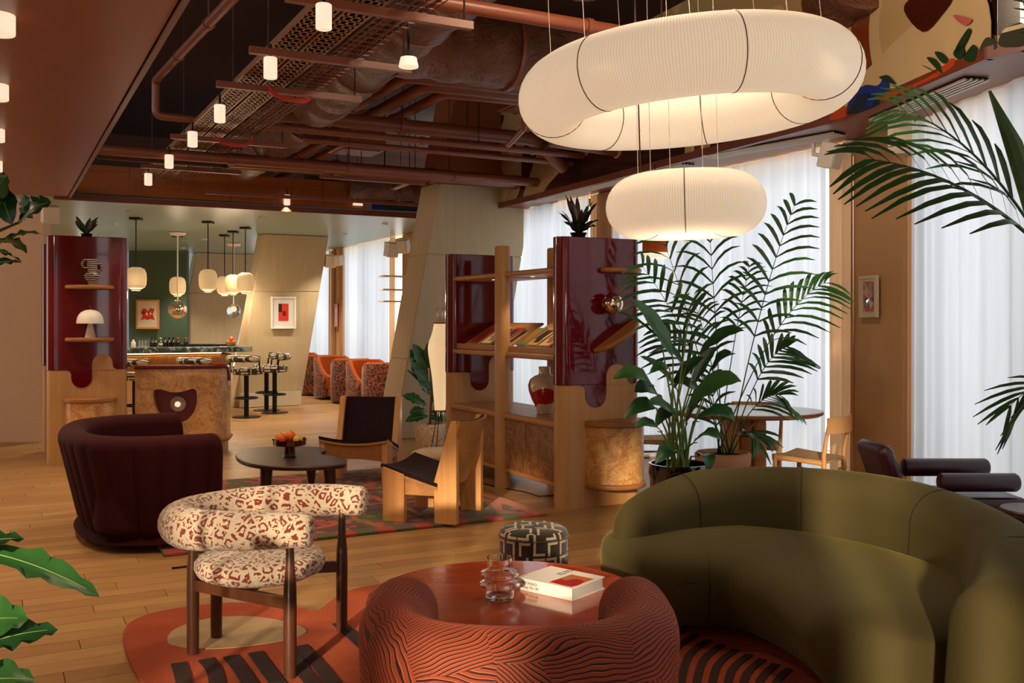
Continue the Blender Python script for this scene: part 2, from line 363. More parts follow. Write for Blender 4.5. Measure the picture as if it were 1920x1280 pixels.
# maze fabric
def maze(name, dark, light, sc, cyl=True):
    m = M(name, hx(dark), .9, sheen=.3); v = m.co(); x, y, z = m.sep(v)
    if cyl:
        g = m.nd('ShaderNodeNewGeometry'); tn = m.nd('ShaderNodeVectorTransform'); tn.convert_to = 'OBJECT'; m.nt.links.new(g.outputs['Normal'], tn.inputs[0])
        top = (m.sep(N(m, tn.outputs[0]))[2].f('ABSOLUTE')) > .75
        an = y.atan2(x) / (2 * pi) * round(cyl * 2 * pi * sc)
        u = an * (1 - top) + x * sc * top; w_ = z * sc * (1 - top) + y * sc * top
    else: u = (x + y) * sc; w_ = (z + x * .3) * sc
    tot = None
    for du, dv in ((0, 0), (.5, .5)):
        uu = u + du; vv = w_ + dv; cu = uu.f('FLOOR'); cv = vv.f('FLOOR'); fx = (uu - cu) - .5; fy = (vv - cv) - .5
        k = m.white(m.comb(cu, cv, du * 9 + 1)); k2 = m.white(m.comb(cu, cv, du * 9 + 4))
        sx = (k > .5) * 2 - 1; sy = (k2 > .5) * 2 - 1; X = fx * sx; Y = fy * sy
        # L: vertical arm at X=-.22, horizontal arm at Y=-.3
        a = ((X + .25).f('ABSOLUTE') - .0).max((Y - .03).f('ABSOLUTE') - .36); b = ((Y + .34).f('ABSOLUTE')).max((X - .05).f('ABSOLUTE') - .32)
        q = a.min(b) < .085; tot = q if tot is None else (tot * (1 - (fx.f('ABSOLUTE') < .0))).max(q)
        break
    m.base(m.mix(tot, hx(dark), hx(light))); m.bump(tot, .5, .004); return m
m_maze = maze('maze_print_boucle', '#2c2410', '#c9b79a', 13, .18)
m_mazes = maze('maze_print_small', '#2c2a16', '#c9bb9c', 7, .22)
m_mazeb = maze('maze_print_bolster', '#2c2a16', '#c9bb9c', 8, 0)
# club chair dark pattern
m_club = M('brown_flame_velvet', hx('#451a0c'), .85, sheen=.3); v = m_club.co(); k = m_club.voro(m_club.vadd(v, m_club.vmul(m_club.noise(v, 6, 2, color=True), (.2,) * 3)), 15, 'Distance', 'DISTANCE_TO_EDGE')
m_club.base(m_club.mix(m_club.step(k, .03, .12), hx('#9a4a1c'), hx('#35130a')))
# insulated duct
m_duct = M('painted_duct_wrap', hx('#7c4a2e'), .38, spec=.6); v = m_duct.co(); n = m_duct.noise(m_duct.vmul(v, (1, 1, 1)), 3, 5, .7, 3)
m_duct.base(m_duct.mix(n, hx('#512817'), hx('#8f583a'))); m_duct.bump(n, 1.0, .08)
# terrazzo pot
m_speck = M('speckled_terrazzo', hx('#b8a184'), .7); v = m_speck.co(); k = m_speck.voro(v, 60) ; c = m_speck.sep(m_speck.voro(v, 60, 'Color'))[0]
m_speck.base(m_speck.mix((k < .35) * (c > .55), hx('#bfa98b'), hx('#5b3a26')))
# striped ceramic
m_zebra = M('striped_ceramic', hx('#1a1210'), .4); v = m_zebra.co(); x, y, z = m_zebra.sep(v); k = ((z * 300 + m_zebra.noise(v, 14, 1) * 9).f('SINE')) > 0
m_zebra.base(m_zebra.mix(k, hx('#1a1210'), hx('#c5ae92')))
# dotted vase
m_dot = M('speckled_cream_glaze', hx('#d9c4a8'), .15, coat=.6); v = m_dot.co(); k = m_dot.voro(v, 130) ; m_dot.base(m_dot.mix(k < .28, hx('#dccab0'), hx('#8a4030')))
rd = m_dot.noise(m_dot.vadd(v, (3.3, 1.2, .55)), 6.5, 0); m_dot.base(m_dot.mix(m_dot.step(rd, .515, .525), m_dot.mix(k < .28, hx('#dccab0'), hx('#8a4030')), hx('#b3121c')))
# basket weave
m_cord = M('woven_paper_cord', hx('#b99667'), .85); v = m_cord.co(); x, y, z = m_cord.sep(v); k = (x * 520).f('SINE') * .5 + .5; m_cord.base(m_cord.mix(k, hx('#8a6840'), hx('#d0af7c'))); m_cord.bump(k, .6, .004)
# floral carpet
m_rugA = M('red_green_floral_wool', hx('#5a2a14'), .98, sheen=.2); v = m_rugA.co(); wv = m_rugA.vadd(v, m_rugA.vmul(m_rugA.noise(v, 4, 2, color=True), (.12, .12, 0)))
x, y, z = m_rugA.sep(v)
fl = m_rugA.voro(wv, 9); fc = m_rugA.sep(m_rugA.voro(wv, 9, 'Color')); vine = m_rugA.voro(wv, 1.6, 'Distance', 'DISTANCE_TO_EDGE')
field = m_rugA.mix(m_rugA.noise(v, 2.2, 2) > .5, hx('#5a1d10'), hx('#4d4a18'))
c = m_rugA.mix(vine < .035, field, hx('#b0551c')); c = m_rugA.mix((fl < .42) * (fc[0] > .25), c, m_rugA.mix(fc[1] > .3, hx('#757020'), hx('#b83a1c')))
edge = ((y - 2.60).f('ABSOLUTE') < .0).max(y < .10)
chk = ((x * 22).f('SINE') * 1 > .2); c = m_rugA.mix(y < .13, c, m_rugA.mix(chk, hx('#4c4a1c'), hx('#a3301a')))
c = m_rugA.mix((x > 2.68), c, hx('#b05a20')); m_rugA.base(c); m_rugA.bump(m_rugA.noise(v, 260, 2), .8, .008)
m_rugB = M('orange_tufted_wool', hx('#a5401c'), .98, sheen=.3, sheen_tint=hx('#e0804c')); v = m_rugB.co(); m_rugB.base(m_rugB.mix(m_rugB.noise(v, 4, 4), hx('#8c3013'), hx('#bb5226'))); m_rugB.bump(m_rugB.noise(v, 220, 3), .9, .012)
m_rugBe = plain('beige_tufted_wool', '#a08560', .98, bump=.8, bsc=200); m_rugBd = plain('dark_brown_tufted_wool', '#2e120a', .98, bump=.8, bsc=200)
m_tabtop = wood('red_lacquered_wood', '#c65a26', '#a03816', 'x', .7, .14, coat=.45)
m_mwhite = plain('white_laminate', '#d5d8d2', .25, var=.03)
# mural
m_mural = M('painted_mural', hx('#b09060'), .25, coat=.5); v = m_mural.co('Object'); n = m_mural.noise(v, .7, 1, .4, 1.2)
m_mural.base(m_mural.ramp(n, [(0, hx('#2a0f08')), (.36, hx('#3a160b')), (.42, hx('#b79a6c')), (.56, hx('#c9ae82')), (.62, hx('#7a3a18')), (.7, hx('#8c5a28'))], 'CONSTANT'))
m_wfasc = wood('polished_copper_wood_panel', '#b4662c', '#7c3c16', 'x', .35, .15, coat=.6)
# ================================================================= structure
m_pane = bpy.data.materials.new('window_glass'); m_pane.use_nodes = True; _n = m_pane.node_tree; _n.nodes.clear()
_o = _n.nodes.new('ShaderNodeOutputMaterial'); _t = _n.nodes.new('ShaderNodeBsdfTransparent'); _g = _n.nodes.new('ShaderNodeBsdfGlossy'); _x = _n.nodes.new('ShaderNodeMixShader')
_g.inputs['Roughness'].default_value = .02; _x.inputs[0].default_value = .06
_n.links.new(_t.outputs[0], _x.inputs[1]); _n.links.new(_g.outputs[0], _x.inputs[2]); _n.links.new(_x.outputs[0], _o.inputs[0])
def rp(pts): return [tuple(R(a, b).xy) for a, b in pts]
# floor: subfloor with planks laid across the room
fl = struct(MB().prism(rp([(-3, -6), (33, -6), (33, 8), (-3, 8)]), -.12, -.014).build('floor', m_sub, smooth=False))
PL, PW = 1.25, .142
pm = MB().prism([(-PL / 2 + .0015, -PW / 2 + .0015), (PL / 2 - .0015, -PW / 2 + .0015), (PL / 2 - .0015, PW / 2 - .0015), (-PL / 2 + .0015, PW / 2 - .0015)], -.014, 0)
cand = []; row = 0; a = -2.9
while a < 32.5:
    b = -5.9 + random.random() * PL
    while b < 7.9: cand.append((a, b)); b += PL
    a += PW
def inview(a, b):
    p = R(a, b)
    if p.y < 2.4: return False
    u = CX + p.x / p.y * F; v = HY + H / p.y * F
    return -250 < u < 2150 and v < 1500
vis = sorted([c for c in cand if inview(*c)], key=lambda c: R(*c).length)
near = vis[:298]; ns = set(near)
plank0 = None
for a, b in near:
    p = R(a, b)
    if plank0 is None:
        plank0 = pm.build('plank', m_plank, fl, smooth=False); o = plank0
    else: o = plank0.copy(); COL.objects.link(o); o.parent = fl
    o.location = (p.x, p.y, 0); o.rotation_euler = (0, 0, YAW + pi / 2 - pi / 2 if False else atan2(B.y, B.x))
rest = MB()
for a, b in cand:
    if (a, b) in ns: continue
    p = R(a, b); q = [p.xy + B * x + (-A if False else A) * y for x, y in ((-PL / 2, -PW / 2 + .0015), (PL / 2 - .003, -PW / 2 + .0015), (PL / 2 - .003, PW / 2 - .0015), (-PL / 2, PW / 2 - .0015))]
    rest.add([(k.x, k.y, 0) for k in q], [(0, 1, 2, 3)])
o = rest.build('far_planks', m_plank, fl, smooth=False); o['kind'] = 'stuff'

Wl = [Vector(p) for p in ((5.8, -.6), (4.6, 2.6), (3.9, 4.2), (3.16, 6.0), (3.02, 7.35), (2.84, 8.09), (.32, 12.8), (-4.2, 21.4), (-8.5, 29.6))]
def wallpt(u):
    k = (u - CX) / F
    for i in range(len(Wl) - 1):
        p, q = Wl[i], Wl[i + 1]; den = (q.x - p.x) - k * (q.y - p.y)
        if abs(den) < 1e-9: continue
        t = (k * p.y - p.x) / den
        if -1e-6 <= t <= 1 + 1e-6 and p.y + t * (q.y - p.y) > .5: return p + (q - p) * t
def span(p, q, n=40):
    """points along the wall line from p to q (p nearer)"""
    ys = sorted([p.y, q.y]); out = [p] + [k for k in Wl if ys[0] + 1e-4 < k.y < ys[1] - 1e-4] + [q]; return out
Fo = [Vector(p) for p in ((4.4, 3.1), (2.83, 5.37), (2.72, 5.54), (2.49, 7.21), (.3, 12.0))] + [R(13.05, 5.93).xy]
# ceilings
struct(MB().prism(rp([(-2.1, -5), (17, -5), (17, 8), (-2.1, 8)]), 4.5, 4.6).build('ceiling', m_ceil, smooth=False))
struct(MB().prism(rp([(-2.1, -5), (13.05, -5), (13.05, .75), (-2.1, .75)]), 3.0, 3.14).build('ceiling_lowered', m_lowc, smooth=False))
struct(MB().box(R(5.5, .775, 3.05), (15.2, .03, .13), atan2(A.y, A.x)).build('trim_1', m_trim, smooth=False))
struct(MB().prism(rp([(13.05, -6), (32.5, -6), (32.5, 6.6), (13.05, 6.6)]), 3.0, 3.05).build('ceiling_green', m_gcei, smooth=False))
struct(MB().box(R(13.02, 3.3, 3.0), (5.4, .05, .07), YAW - 0 if False else atan2(B.y, B.x)).build('trim_2', m_trim, smooth=False))
struct(MB().box(R(16.9, 1.5, 3.8), (13, .1, 1.5), atan2(B.y, B.x)).build('wall_void', m_ceil, smooth=False))
# soffit over the windows
sof = [tuple(p) for p in Fo] + [tuple((R(13.05, 6.6)).xy)] + [(.55, 12.92), (3.07, 8.2), (3.26, 7.4), (3.4, 6.05), (4.15, 4.3), (5.4, 3.2)]
soff = struct(MB().prism(sof, 3.0, 3.06).build('ceiling_soffit', m_soff, smooth=False))
tr = MB(); mu = MB()
for p, q in zip(Fo[:-1], Fo[1:]):
    d = q - p; n = Vector((-d.y, d.x)).normalized(); c = (p + q) / 2; an = atan2(d.y, d.x)
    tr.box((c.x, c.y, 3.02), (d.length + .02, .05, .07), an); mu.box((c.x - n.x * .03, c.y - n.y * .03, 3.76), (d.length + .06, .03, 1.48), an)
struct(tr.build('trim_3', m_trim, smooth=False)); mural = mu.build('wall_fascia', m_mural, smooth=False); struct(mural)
# painted shapes on the fascia
def fascia(u, v, off=.0):       # point of the fascia line seen at pixel
    k = (u - CX) / F
    for i in range(len(Fo) - 1):
        p, q = Fo[i], Fo[i + 1]; den = (q.x - p.x) - k * (q.y - p.y); t = (k * p.y - p.x) / den
        if 0 <= t <= 1:
            r = p + (q - p) * t; d = (q - p).normalized(); n = Vector((d.y, -d.x)); 
            if n.dot(r) > 0: n = -n
            return Vector((r.x + n.x * off, r.y + n.y * off, H - (v - HY) / F * r.y)), n
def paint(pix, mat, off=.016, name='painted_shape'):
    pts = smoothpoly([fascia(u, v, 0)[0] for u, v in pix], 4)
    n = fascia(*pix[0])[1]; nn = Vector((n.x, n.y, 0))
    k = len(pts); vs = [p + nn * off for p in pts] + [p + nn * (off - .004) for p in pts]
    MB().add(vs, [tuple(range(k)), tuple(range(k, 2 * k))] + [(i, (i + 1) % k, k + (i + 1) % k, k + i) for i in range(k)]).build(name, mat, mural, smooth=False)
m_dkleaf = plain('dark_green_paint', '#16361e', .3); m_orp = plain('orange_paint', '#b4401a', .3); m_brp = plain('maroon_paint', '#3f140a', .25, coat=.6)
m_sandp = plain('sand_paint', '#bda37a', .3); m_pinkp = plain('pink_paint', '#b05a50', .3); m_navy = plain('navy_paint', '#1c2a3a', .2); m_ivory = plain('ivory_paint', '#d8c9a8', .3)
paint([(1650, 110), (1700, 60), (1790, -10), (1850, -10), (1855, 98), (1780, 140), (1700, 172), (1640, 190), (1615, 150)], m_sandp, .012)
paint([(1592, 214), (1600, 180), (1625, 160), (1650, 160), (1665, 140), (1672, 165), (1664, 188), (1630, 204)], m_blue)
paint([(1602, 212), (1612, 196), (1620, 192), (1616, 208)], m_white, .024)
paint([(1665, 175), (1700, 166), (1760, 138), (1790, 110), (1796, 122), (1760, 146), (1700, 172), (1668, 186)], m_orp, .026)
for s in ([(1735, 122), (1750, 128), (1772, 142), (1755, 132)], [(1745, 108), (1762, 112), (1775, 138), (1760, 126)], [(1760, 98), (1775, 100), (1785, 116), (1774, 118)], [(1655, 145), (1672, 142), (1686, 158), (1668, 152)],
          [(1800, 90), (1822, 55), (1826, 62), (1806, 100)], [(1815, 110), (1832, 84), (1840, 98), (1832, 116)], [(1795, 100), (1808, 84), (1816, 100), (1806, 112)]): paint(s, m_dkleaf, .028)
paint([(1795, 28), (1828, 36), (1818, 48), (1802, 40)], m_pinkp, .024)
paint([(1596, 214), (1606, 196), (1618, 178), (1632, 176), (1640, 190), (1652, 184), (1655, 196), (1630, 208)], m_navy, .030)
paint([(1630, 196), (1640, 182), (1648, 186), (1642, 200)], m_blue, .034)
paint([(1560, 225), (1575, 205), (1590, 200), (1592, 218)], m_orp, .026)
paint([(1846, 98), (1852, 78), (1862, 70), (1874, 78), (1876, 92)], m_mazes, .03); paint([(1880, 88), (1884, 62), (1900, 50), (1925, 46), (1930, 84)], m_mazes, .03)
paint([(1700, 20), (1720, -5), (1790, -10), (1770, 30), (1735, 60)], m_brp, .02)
# slot diffusers on the soffit
def slot(u0, v0, u1, v1, lab):
    p = P(u0, v0, 2.995); q = P(u1, v1, 2.995); d = q - p; an = atan2(d.y, d.x); c = (p + q) / 2
    t = T('slot_diffuser', lab, 'air vent', (c.x, c.y, 2.985), an); L = d.length
    MB().box((0, 0, .004), (L, .16, .012)).build('backing', m_black, t, smooth=False)
    for k in range(5): MB().box((0, -.075 + k * .0375, -.002), (L, .014, .014)).build('slat', m_white, t, smooth=False)
slot(1648, 222, 1832, 145, 'white slotted ceiling diffuser above the tan pier and near curtain')
slot(1330, 292, 1575, 248, 'white slotted ceiling diffuser beside the big ring lamp')
slot(1010, 376, 1290, 306, 'long white slotted ceiling diffuser above the bookcase end')
# piers, windows, curtains
wn = [0]
def outp(p, off=.12): return p + Vector((.884, .468)) * off
def pier(p, q, th=.28):
    d = q - p; c = (p + q) / 2; c = outp(c, th / 2 + .02); return struct(MB().box((c.x, c.y, 1.5), (d.length, th, 3.0), atan2(d.y, d.x)).build('wall_right', m_pier, smooth=False))
def curtain(p, q, mat, name, lab, wl=.13, amp=.035, z0=.015, z1=2.99, group=None):
    pts = [];seg = span(p, q) if p.y < q.y else list(reversed(span(q, p)))
    L = 0; rng = random.Random(int(p.x * 100)); ph = 0
    for a_, b_ in zip(seg[:-1], seg[1:]):
        d = b_ - a_; k = max(2, int(d.length / .016)); n = Vector((-d.y, d.x)).normalized()
        for i in range(k + (1 if b_ is seg[-1] else 0)):
            s = L + d.length * i / k; ph += .016 / wl * 2 * pi * (1 + .5 * sin(s * 3.1 + p.x)); pts.append((a_ + d * i / k, n, sin(ph) + .35 * sin(s * 23)))
        L += d.length
    rings = []
    for z, m in ((z0, 1.15), (z0 + .8, 1.0), (1.8, .9), (z1 - .3, .8), (z1, .6)): rings.append([(c.x + n.x * f * amp * m, c.y + n.y * f * amp * m, z) for c, n, f in pts])
    o = MB().grid(rings, closed=False).build(name, mat, smooth=True, ang=180)
    o.data.materials[0] = mat; return tag(o, lab, 'curtain', group)
def window(p, q, z1=3.0):
    wn[0] += 1; d = q - p; c = outp((p + q) / 2, .22); an = atan2(d.y, d.x); t = struct(MB().box((c.x, c.y, .04), (d.length, .1, .08), an).build('window_%d' % wn[0], m_black, smooth=False))
    k = max(1, round(d.length / 1.3)); m = MB()
    MB().box((c.x, c.y, z1 - .04), (d.length, .08, .08), an).build('window_frame', m_black, t, smooth=False)
    for i in range(k + 1):
        e = c + d * (i / k - .5); MB().box((e.x, e.y, z1 / 2), (.05, .07, z1 - .16), an).build('mullion', m_black, t, smooth=False)
    for i in range(k):
        e = c + d * ((i + .5) / k - .5); MB().box((e.x, e.y, z1 / 2), (d.length / k - .06, .012, z1 - .16), an).build('pane', m_pane, t, smooth=False)
near0 = Vector((4.6, 2.6)); w1712 = wallpt(1712); w1698 = Wl[4]
for a_, b_ in ((Wl[0], Wl[1]), (Wl[1], Wl[2]), (Wl[2], Wl[3]), (Wl[3], w1712)): window(a_, b_)
curtain(near0, w1712, m_sheer, 'sheer_curtain', 'white sheer curtain at the right edge behind the foreground palm', .16, .03)
curtain(w1712, wallpt(1698), m_linen, 'linen_curtain', 'narrow pink-cream linen edge drape right of the tan pier', .05, .02)
pier(Wl[4], wallpt(1602))
curtain(wallpt(1600), wallpt(1551), m_linen, 'linen_curtain', 'cream linen drape left of the tan pier, behind the dining chair', .11, .03)
def bay(ua, ub): 
    p, q = wallpt(ua), wallpt(ub); window(p, q); return p, q
p, q = bay(1600, 1150); curtain(wallpt(1551), q, m_sheer, 'sheer_curtain', 'wide white sheer curtain behind the palm and dining table', .17, .03)
curtain(wallpt(1150), wallpt(1106), m_linen, 'linen_curtain', 'cream linen drape behind the near bookcase tower top', .11, .03); pier(wallpt(1148), wallpt(1120))
p, q = bay(1106, 860); curtain(p, q, m_sheer, 'sheer_curtain', 'white sheer curtain between the tilted column and the bookcase plant', .17, .03)
curtain(wallpt(792), wallpt(755), m_linen, 'linen_curtain', 'cream linen drape by the wall shelves left of the tilted column', .11, .03)
pier(wallpt(860), wallpt(755))
curtain(wallpt(742), wallpt(730), m_linen, 'linen_curtain', 'narrow linen drape right of the far bright window', .11, .03)
p, q = bay(755, 645); curtain(wallpt(730), q, m_sheer, 'sheer_curtain', 'white sheer curtain behind the row of orange club chairs', .17, .03)
pier(wallpt(643), wallpt(622)); curtain(wallpt(645), wallpt(637), m_linen, 'linen_curtain', 'far linen drape right of the small wall picture', .11, .03); curtain(wallpt(628), wallpt(619), m_linen, 'linen_curtain', 'far linen drape left of the small wall picture', .11, .03)
p, q = bay(620, 470); curtain(p, q, m_sheer, 'sheer_curtain', 'white sheer curtain right behind the column with the red print', .17, .03)
e0 = Wl[-1]; p = wallpt(468); q = Vector((-8.4, 29.4)); window(p, q); curtain(p, q, m_sheer, 'sheer_curtain', 'narrow bright sheer curtain between the two far columns', .17, .03)
# end walls beyond the bar
struct(MB().box(((-8.28 - 7.05) / 2, 21.1, 1.5), (1.25, .15, 3)).build('wall_green', m_green, smooth=False))
t_ = Vector((-13.0, 29.3)); t2 = Vector((-8.5, 29.7)); wn[0] += 1
window(t_, t2); curtain(Vector((-8.6, 29.4)), Vector((-12.6, 29.0)), m_sheer, 'sheer_curtain', 'white sheer curtain at the very back behind the green wall', .17, .03)
struct(MB().box((-10.2, 21.0, 1.5), (1.6, .15, 3)).build('wall_far', m_beige, smooth=False))
t3 = Vector((-8.8, 21.3)); 
curtain(Vector((-8.3, 21.3)), Vector((-9.4, 21.3)), m_sheer, 'sheer_curtain', 'thin bright curtain strip left of the green wall', .17, .02)
# left walls
lw = struct(MB().box((-7.79, 12.1, 1.5), (4.0, .2, 3.0)).build('wall_left', m_beige, smooth=False))
struct(MB().box((-7.78, 11.98, .11), (4.0, .05, .22)).build('baseboard_left', m_beige, smooth=False))
d = Vector((-10.6, 21)) - Vector((-5.9, 12.2)); c = Vector((-8.3, 16.6))
struct(MB().box((c.x, c.y, 1.5), (d.length, .15, 3.0), atan2(d.y, d.x)).build('wall_bar_side', m_beige, smooth=False))
struct(MB().box(R(5.5, -4.95, 1.5), (15.5, .1, 3.0), atan2(A.y, A.x)).build('wall_left_side', m_beige, smooth=False))
# unseen wall behind the viewpoint, piers and openings shaped to band the sun
wb = struct(MB().box(R(-2.05, 1.0, 4.4), (12.2, .2, .3), atan2(B.y, B.x)).build('wall_back', m_beige, smooth=False))
for b_, w_ in ((-3.3, .8), (-1.75, 1.1), (1.0, 3.0), (5.1, 3.4)):
    struct(MB().box(R(-2.05, b_, 2.15), (w_, .25, 4.3), atan2(B.y, B.x)).build('wall_back_sun_mask', m_beige, smooth=False))
wn[0] += 1; wf = struct(MB().box(R(-2.05, 1.0, .05), (12, .15, .1), atan2(B.y, B.x)).build('window_%d' % wn[0], m_black, smooth=False))
for z in (1.0, 3.02): MB().box(R(-2.05, 1.0, z), (12, .08, .07), atan2(B.y, B.x)).build('transom', m_black, wf, smooth=False)
for b_ in (-4.3, -.85): MB().box(R(-2.05, b_, 2.15), (.06, .08, 4.3), atan2(B.y, B.x)).build('mullion', m_black, wf, smooth=False)
for b0_, b1_ in ((-4.9, -3.7), (-2.9, -2.3), (-1.2, -.5), (2.5, 3.4)):
    MB().box(R(-2.05, (b0_ + b1_) / 2, 2.15), (b1_ - b0_, .012, 4.2), atan2(B.y, B.x)).build('pane', m_pane, wf, smooth=False)
# tilted concrete columns
def column(a0, th, b0, b1, lean, ztop, lab, paintz=None, joints=()):
    def ring(z, g=0): return [R(a0 - g, b0 + lean * z - g, z), R(a0 - g, b1 + lean * z + g, z), R(a0 + th + g, b1 + lean * z + g, z), R(a0 + th + g, b0 + lean * z - g, z)]
    t = T('concrete_column', lab, 'column', R(a0 + th / 2, (b0 + b1) / 2), 0); off = Vector(t.location)
    zs = [.0] + list(joints) + [paintz or ztop]
    for i in range(len(zs) - 1):
        rg = []; z0_, z1_ = zs[i], zs[i + 1]
        if i: z0_ += .006
        rg = [[p - off for p in ring(z0_)], [p - off for p in ring(z1_ - .006 if i < len(zs) - 2 else z1_)]]
        MB().grid(rg).build('concrete_lift', m_conc, t, smooth=False, bev=.012)
    MB().grid([[p - off for p in ring(.02, -.012)], [p - off for p in ring((paintz or ztop) - .02, -.012)]]).build('column_core', m_conc, t, smooth=False)
    if paintz: o = MB().grid([[p - off for p in ring(paintz, .004)], [p - off for p in ring(ztop, .004)]]).build('painted_head', m_lowc, t, smooth=False); o['label'] = 'brown painted upper end'
    return t
column(11.48, .63, 4.39, 5.77, .195, 4.49, 'big tilted concrete column with a brown painted top, behind the floor lamp', 3.28, (1.0, 2.35))
column(16.9, .5, 3.56, 4.72, .173, 2.995, 'tilted concrete column carrying the framed red print', None, (2.0,))
column(22.3, .5, 3.3, 4.6, .2, 2.995, 'farthest tilted concrete column beside the green wall', None, (2.1,))
struct(MB().box(R(16.84, 4.18, .13), (1.06, .05, .24), atan2(B.y, B.x)).build('baseboard_column', m_cream, smooth=False))

# ================================================================= ceiling services
def pipe(pts, r, lab, mat=None, n=12, joints=True, name='ceiling_pipe', cat='pipe'):
    pts = [Vector(p) for p in pts]
    # round the elbows
    q = [pts[0]]
    for i in range(1, len(pts) - 1):
        a_ = (pts[i - 1] - pts[i]).normalized(); b_ = (pts[i + 1] - pts[i]).normalized(); e = r * 1.6
        for t in (0, .25, .5, .75, 1): q.append((pts[i] + a_ * e) * (1 - t) ** 2 + pts[i] * 2 * t * (1 - t) + (pts[i] + b_ * e) * t * t)
    q.append(pts[-1]); t = T(name, lab, cat, (0, 0, 0))
    MB().tube(q, r, n).build('pipe_run', mat or m_pipe, t)
    if joints:
        for a_, b_ in zip(pts[:-1], pts[1:]):
            d = (b_ - a_); L = d.length; k = int(L / 1.6)
            for i in range(1, k + 1):
                c = a_ + d * (i / (k + 1)); u_ = d.normalized() * r * .5
                MB().tube([c - u_, c + u_], r * 1.22, n).build('coupling', mat or m_pipe, t)
            if L > 1.5:
                c = (a_ + b_) / 2
                if abs(d.normalized().z) < .5: MB().tube([c, (c.x, c.y, 4.49)], .007, 6).build('hanger_rod', m_pdark, t)
    return t
def AL(u, v, z, L, sgn=1): p = P(u, v, z); return p, Vector((p.x + A.x * L, p.y + A.y * L, z))
p1 = P(292, 217, 3.35); e1 = p1 + R(0, 6.5)
pipe([p1 - Vector((A.x, A.y, 0)) * 5, p1 + Vector((0, 0, .32)) - Vector((A.x, A.y, 0)) * .0, p1, e1], .036, 'slim copper-brown sprinkler pipe with an elbow at its left end')
p2 = P(470, 208, 3.5); pipe([p2, p2 + R(0, 3.1), p2 + R(.2, 3.6, -.25)], .075, 'thick brown pipe with collars crossing below the concrete column top')
p3 = P(182, 279, 3.2); pipe([p3, p3 + R(0, 5.2)], .055, 'long brown pipe crossing the ceiling just above the row of lights')
p3 = P(182, 292, 3.22); pipe([p3, p3 + R(0, 5.2)], .035, 'thin dark pipe running under the long brown pipe', m_pdark)
p4 = P(790, -2, 3.4); pipe([p4, p4 + R(0, 3.5)], .045, 'bright copper pipe crossing in front of the big insulated duct')
p4 = P(430, 300, 3.25); pipe([p4, p4 + R(0, 3.6)], .08, 'fat brown pipe behind the two thin far pipes')
p5 = P(570, 262, 3.3); pipe([p5, p5 + R(.0, 3.6)], .03, 'thin pipe crossing in front of the tilted column head')
for i, (bb, zz, rr) in enumerate(((3.05, 3.75, .06), (3.3, 3.72, .05), (3.55, 3.7, .06), (3.8, 3.68, .05))):
    lab = ['first of four parallel pipes receding behind the duct', 'second of four parallel pipes, thinner, receding', 'third of four parallel pipes receding to the back', 'rightmost of four parallel pipes receding to the back'][i]
    pa = R(8.2 + i * .12, bb, zz); pipe([pa + R(-.1, 3.2 - i * .1, 0), pa + R(-.05, .5, 0), pa, R(15.5, bb, zz)], rr, lab)
# right-hand pipes
q = P(1600, 108, 3.45); pipe([P(1480, 95, 3.45), q, P(1672, 119, 3.4), P(1790, 82, 3.4), P(1797, 60, 3.5), P(1752, 66, 3.6), P(1812, -20, 3.7)], .035, 'zigzag brown pipe in front of the painted fascia', joints=False)
q = P(1645, 104, 3.42); pipe([q, (q.x, q.y, 4.49)], .028, 'upright brown pipe beside the painted fascia', joints=False)
q = P(983, 240, 3.3); pipe([P(953, 272, 3.3), q, (q.x, q.y, 3.9)], .03, 'short elbow pipe left of the big ring lamp', joints=False)
q = P(1180, 292, 3.25); pipe([P(1030, 270, 3.3), q, (q.x + .1, q.y - .3, 3.35)], .03, 'pipe end below the big ring lamp', joints=False)
for k, (u, v, u2, v2, z) in enumerate(((385, 360, 783, 382, 3.12), (600, 330, 700, 343, 3.15), (610, 318, 745, 330, 3.2))):
    a_ = P(u, v, z); b_ = a_ + R(0, [4.4, 1.3, 1.7][k]); t = T('strut_channel', ['long perforated strut above the green ceiling edge', 'short strut rail under the far ducts', 'second short strut rail under the far ducts'][k], 'strut', (0, 0, 0))
    MB().box((a_ + b_) / 2, ((b_ - a_).length, .045, .045), atan2(B.y, B.x)).build('channel', m_pipe, t, smooth=False)
    for f in (.25, .6, .9): c = a_.lerp(b_, f); MB().tube([c, (c.x, c.y, 4.49)], .006, 6).build('hanger_rod', m_pdark, t)
pipe([P(735, 352, 3.2), P(742, 352, 3.2), P(795, 330, 3.2)], .03, 'bent pipe against the dark side of the tilted column', joints=False)
# insulated ducts
def duct(pts, r, lab, seams=(), kink=.035, mat=None):
    pts = [Vector(p) for p in pts]; q = []
    for a_, b_ in zip(pts[:-1], pts[1:]):
        k = max(2, int((b_ - a_).length / .09))
        for i in range(k): q.append(a_.lerp(b_, i / k))
    q.append(pts[-1]); t = T('insulated_duct', lab, 'duct', (0, 0, 0)); rs = [r * (1 + kink * sin(i * 1.7) + kink * random.uniform(-1, 1)) for i in range(len(q))]
    MB().tube(q, rs, 20).build('duct_wrap', mat or m_duct, t)
    for s in seams:
        i = int(s * (len(q) - 2)); MB().tube([q[i], q[i] + (q[i + 1] - q[i]) * .35], r * 1.06, 20).build('duct_band', m_pipe, t)
    return t
d0 = P(745, 70, 3.72); duct([d0, d0 + R(0, .5), d0 + R(-.1, 2.9)], .30, 'large wrinkled insulated duct left of the big ring lamp', (.35, .75))
duct([R(5.6, 3.6, 3.95), R(5.4, 2.9, 3.95), R(6.4, 2.3 + .35, 3.72), R(9.2, 2.72, 3.62)], .27, 'wrinkled insulated duct beside the wire cable basket', (.4, .7))
duct([R(9.6, 2.75, 3.55), R(12.5, 2.75, 3.5)], .24, 'smaller insulated duct end above the row of lights', (.5,))
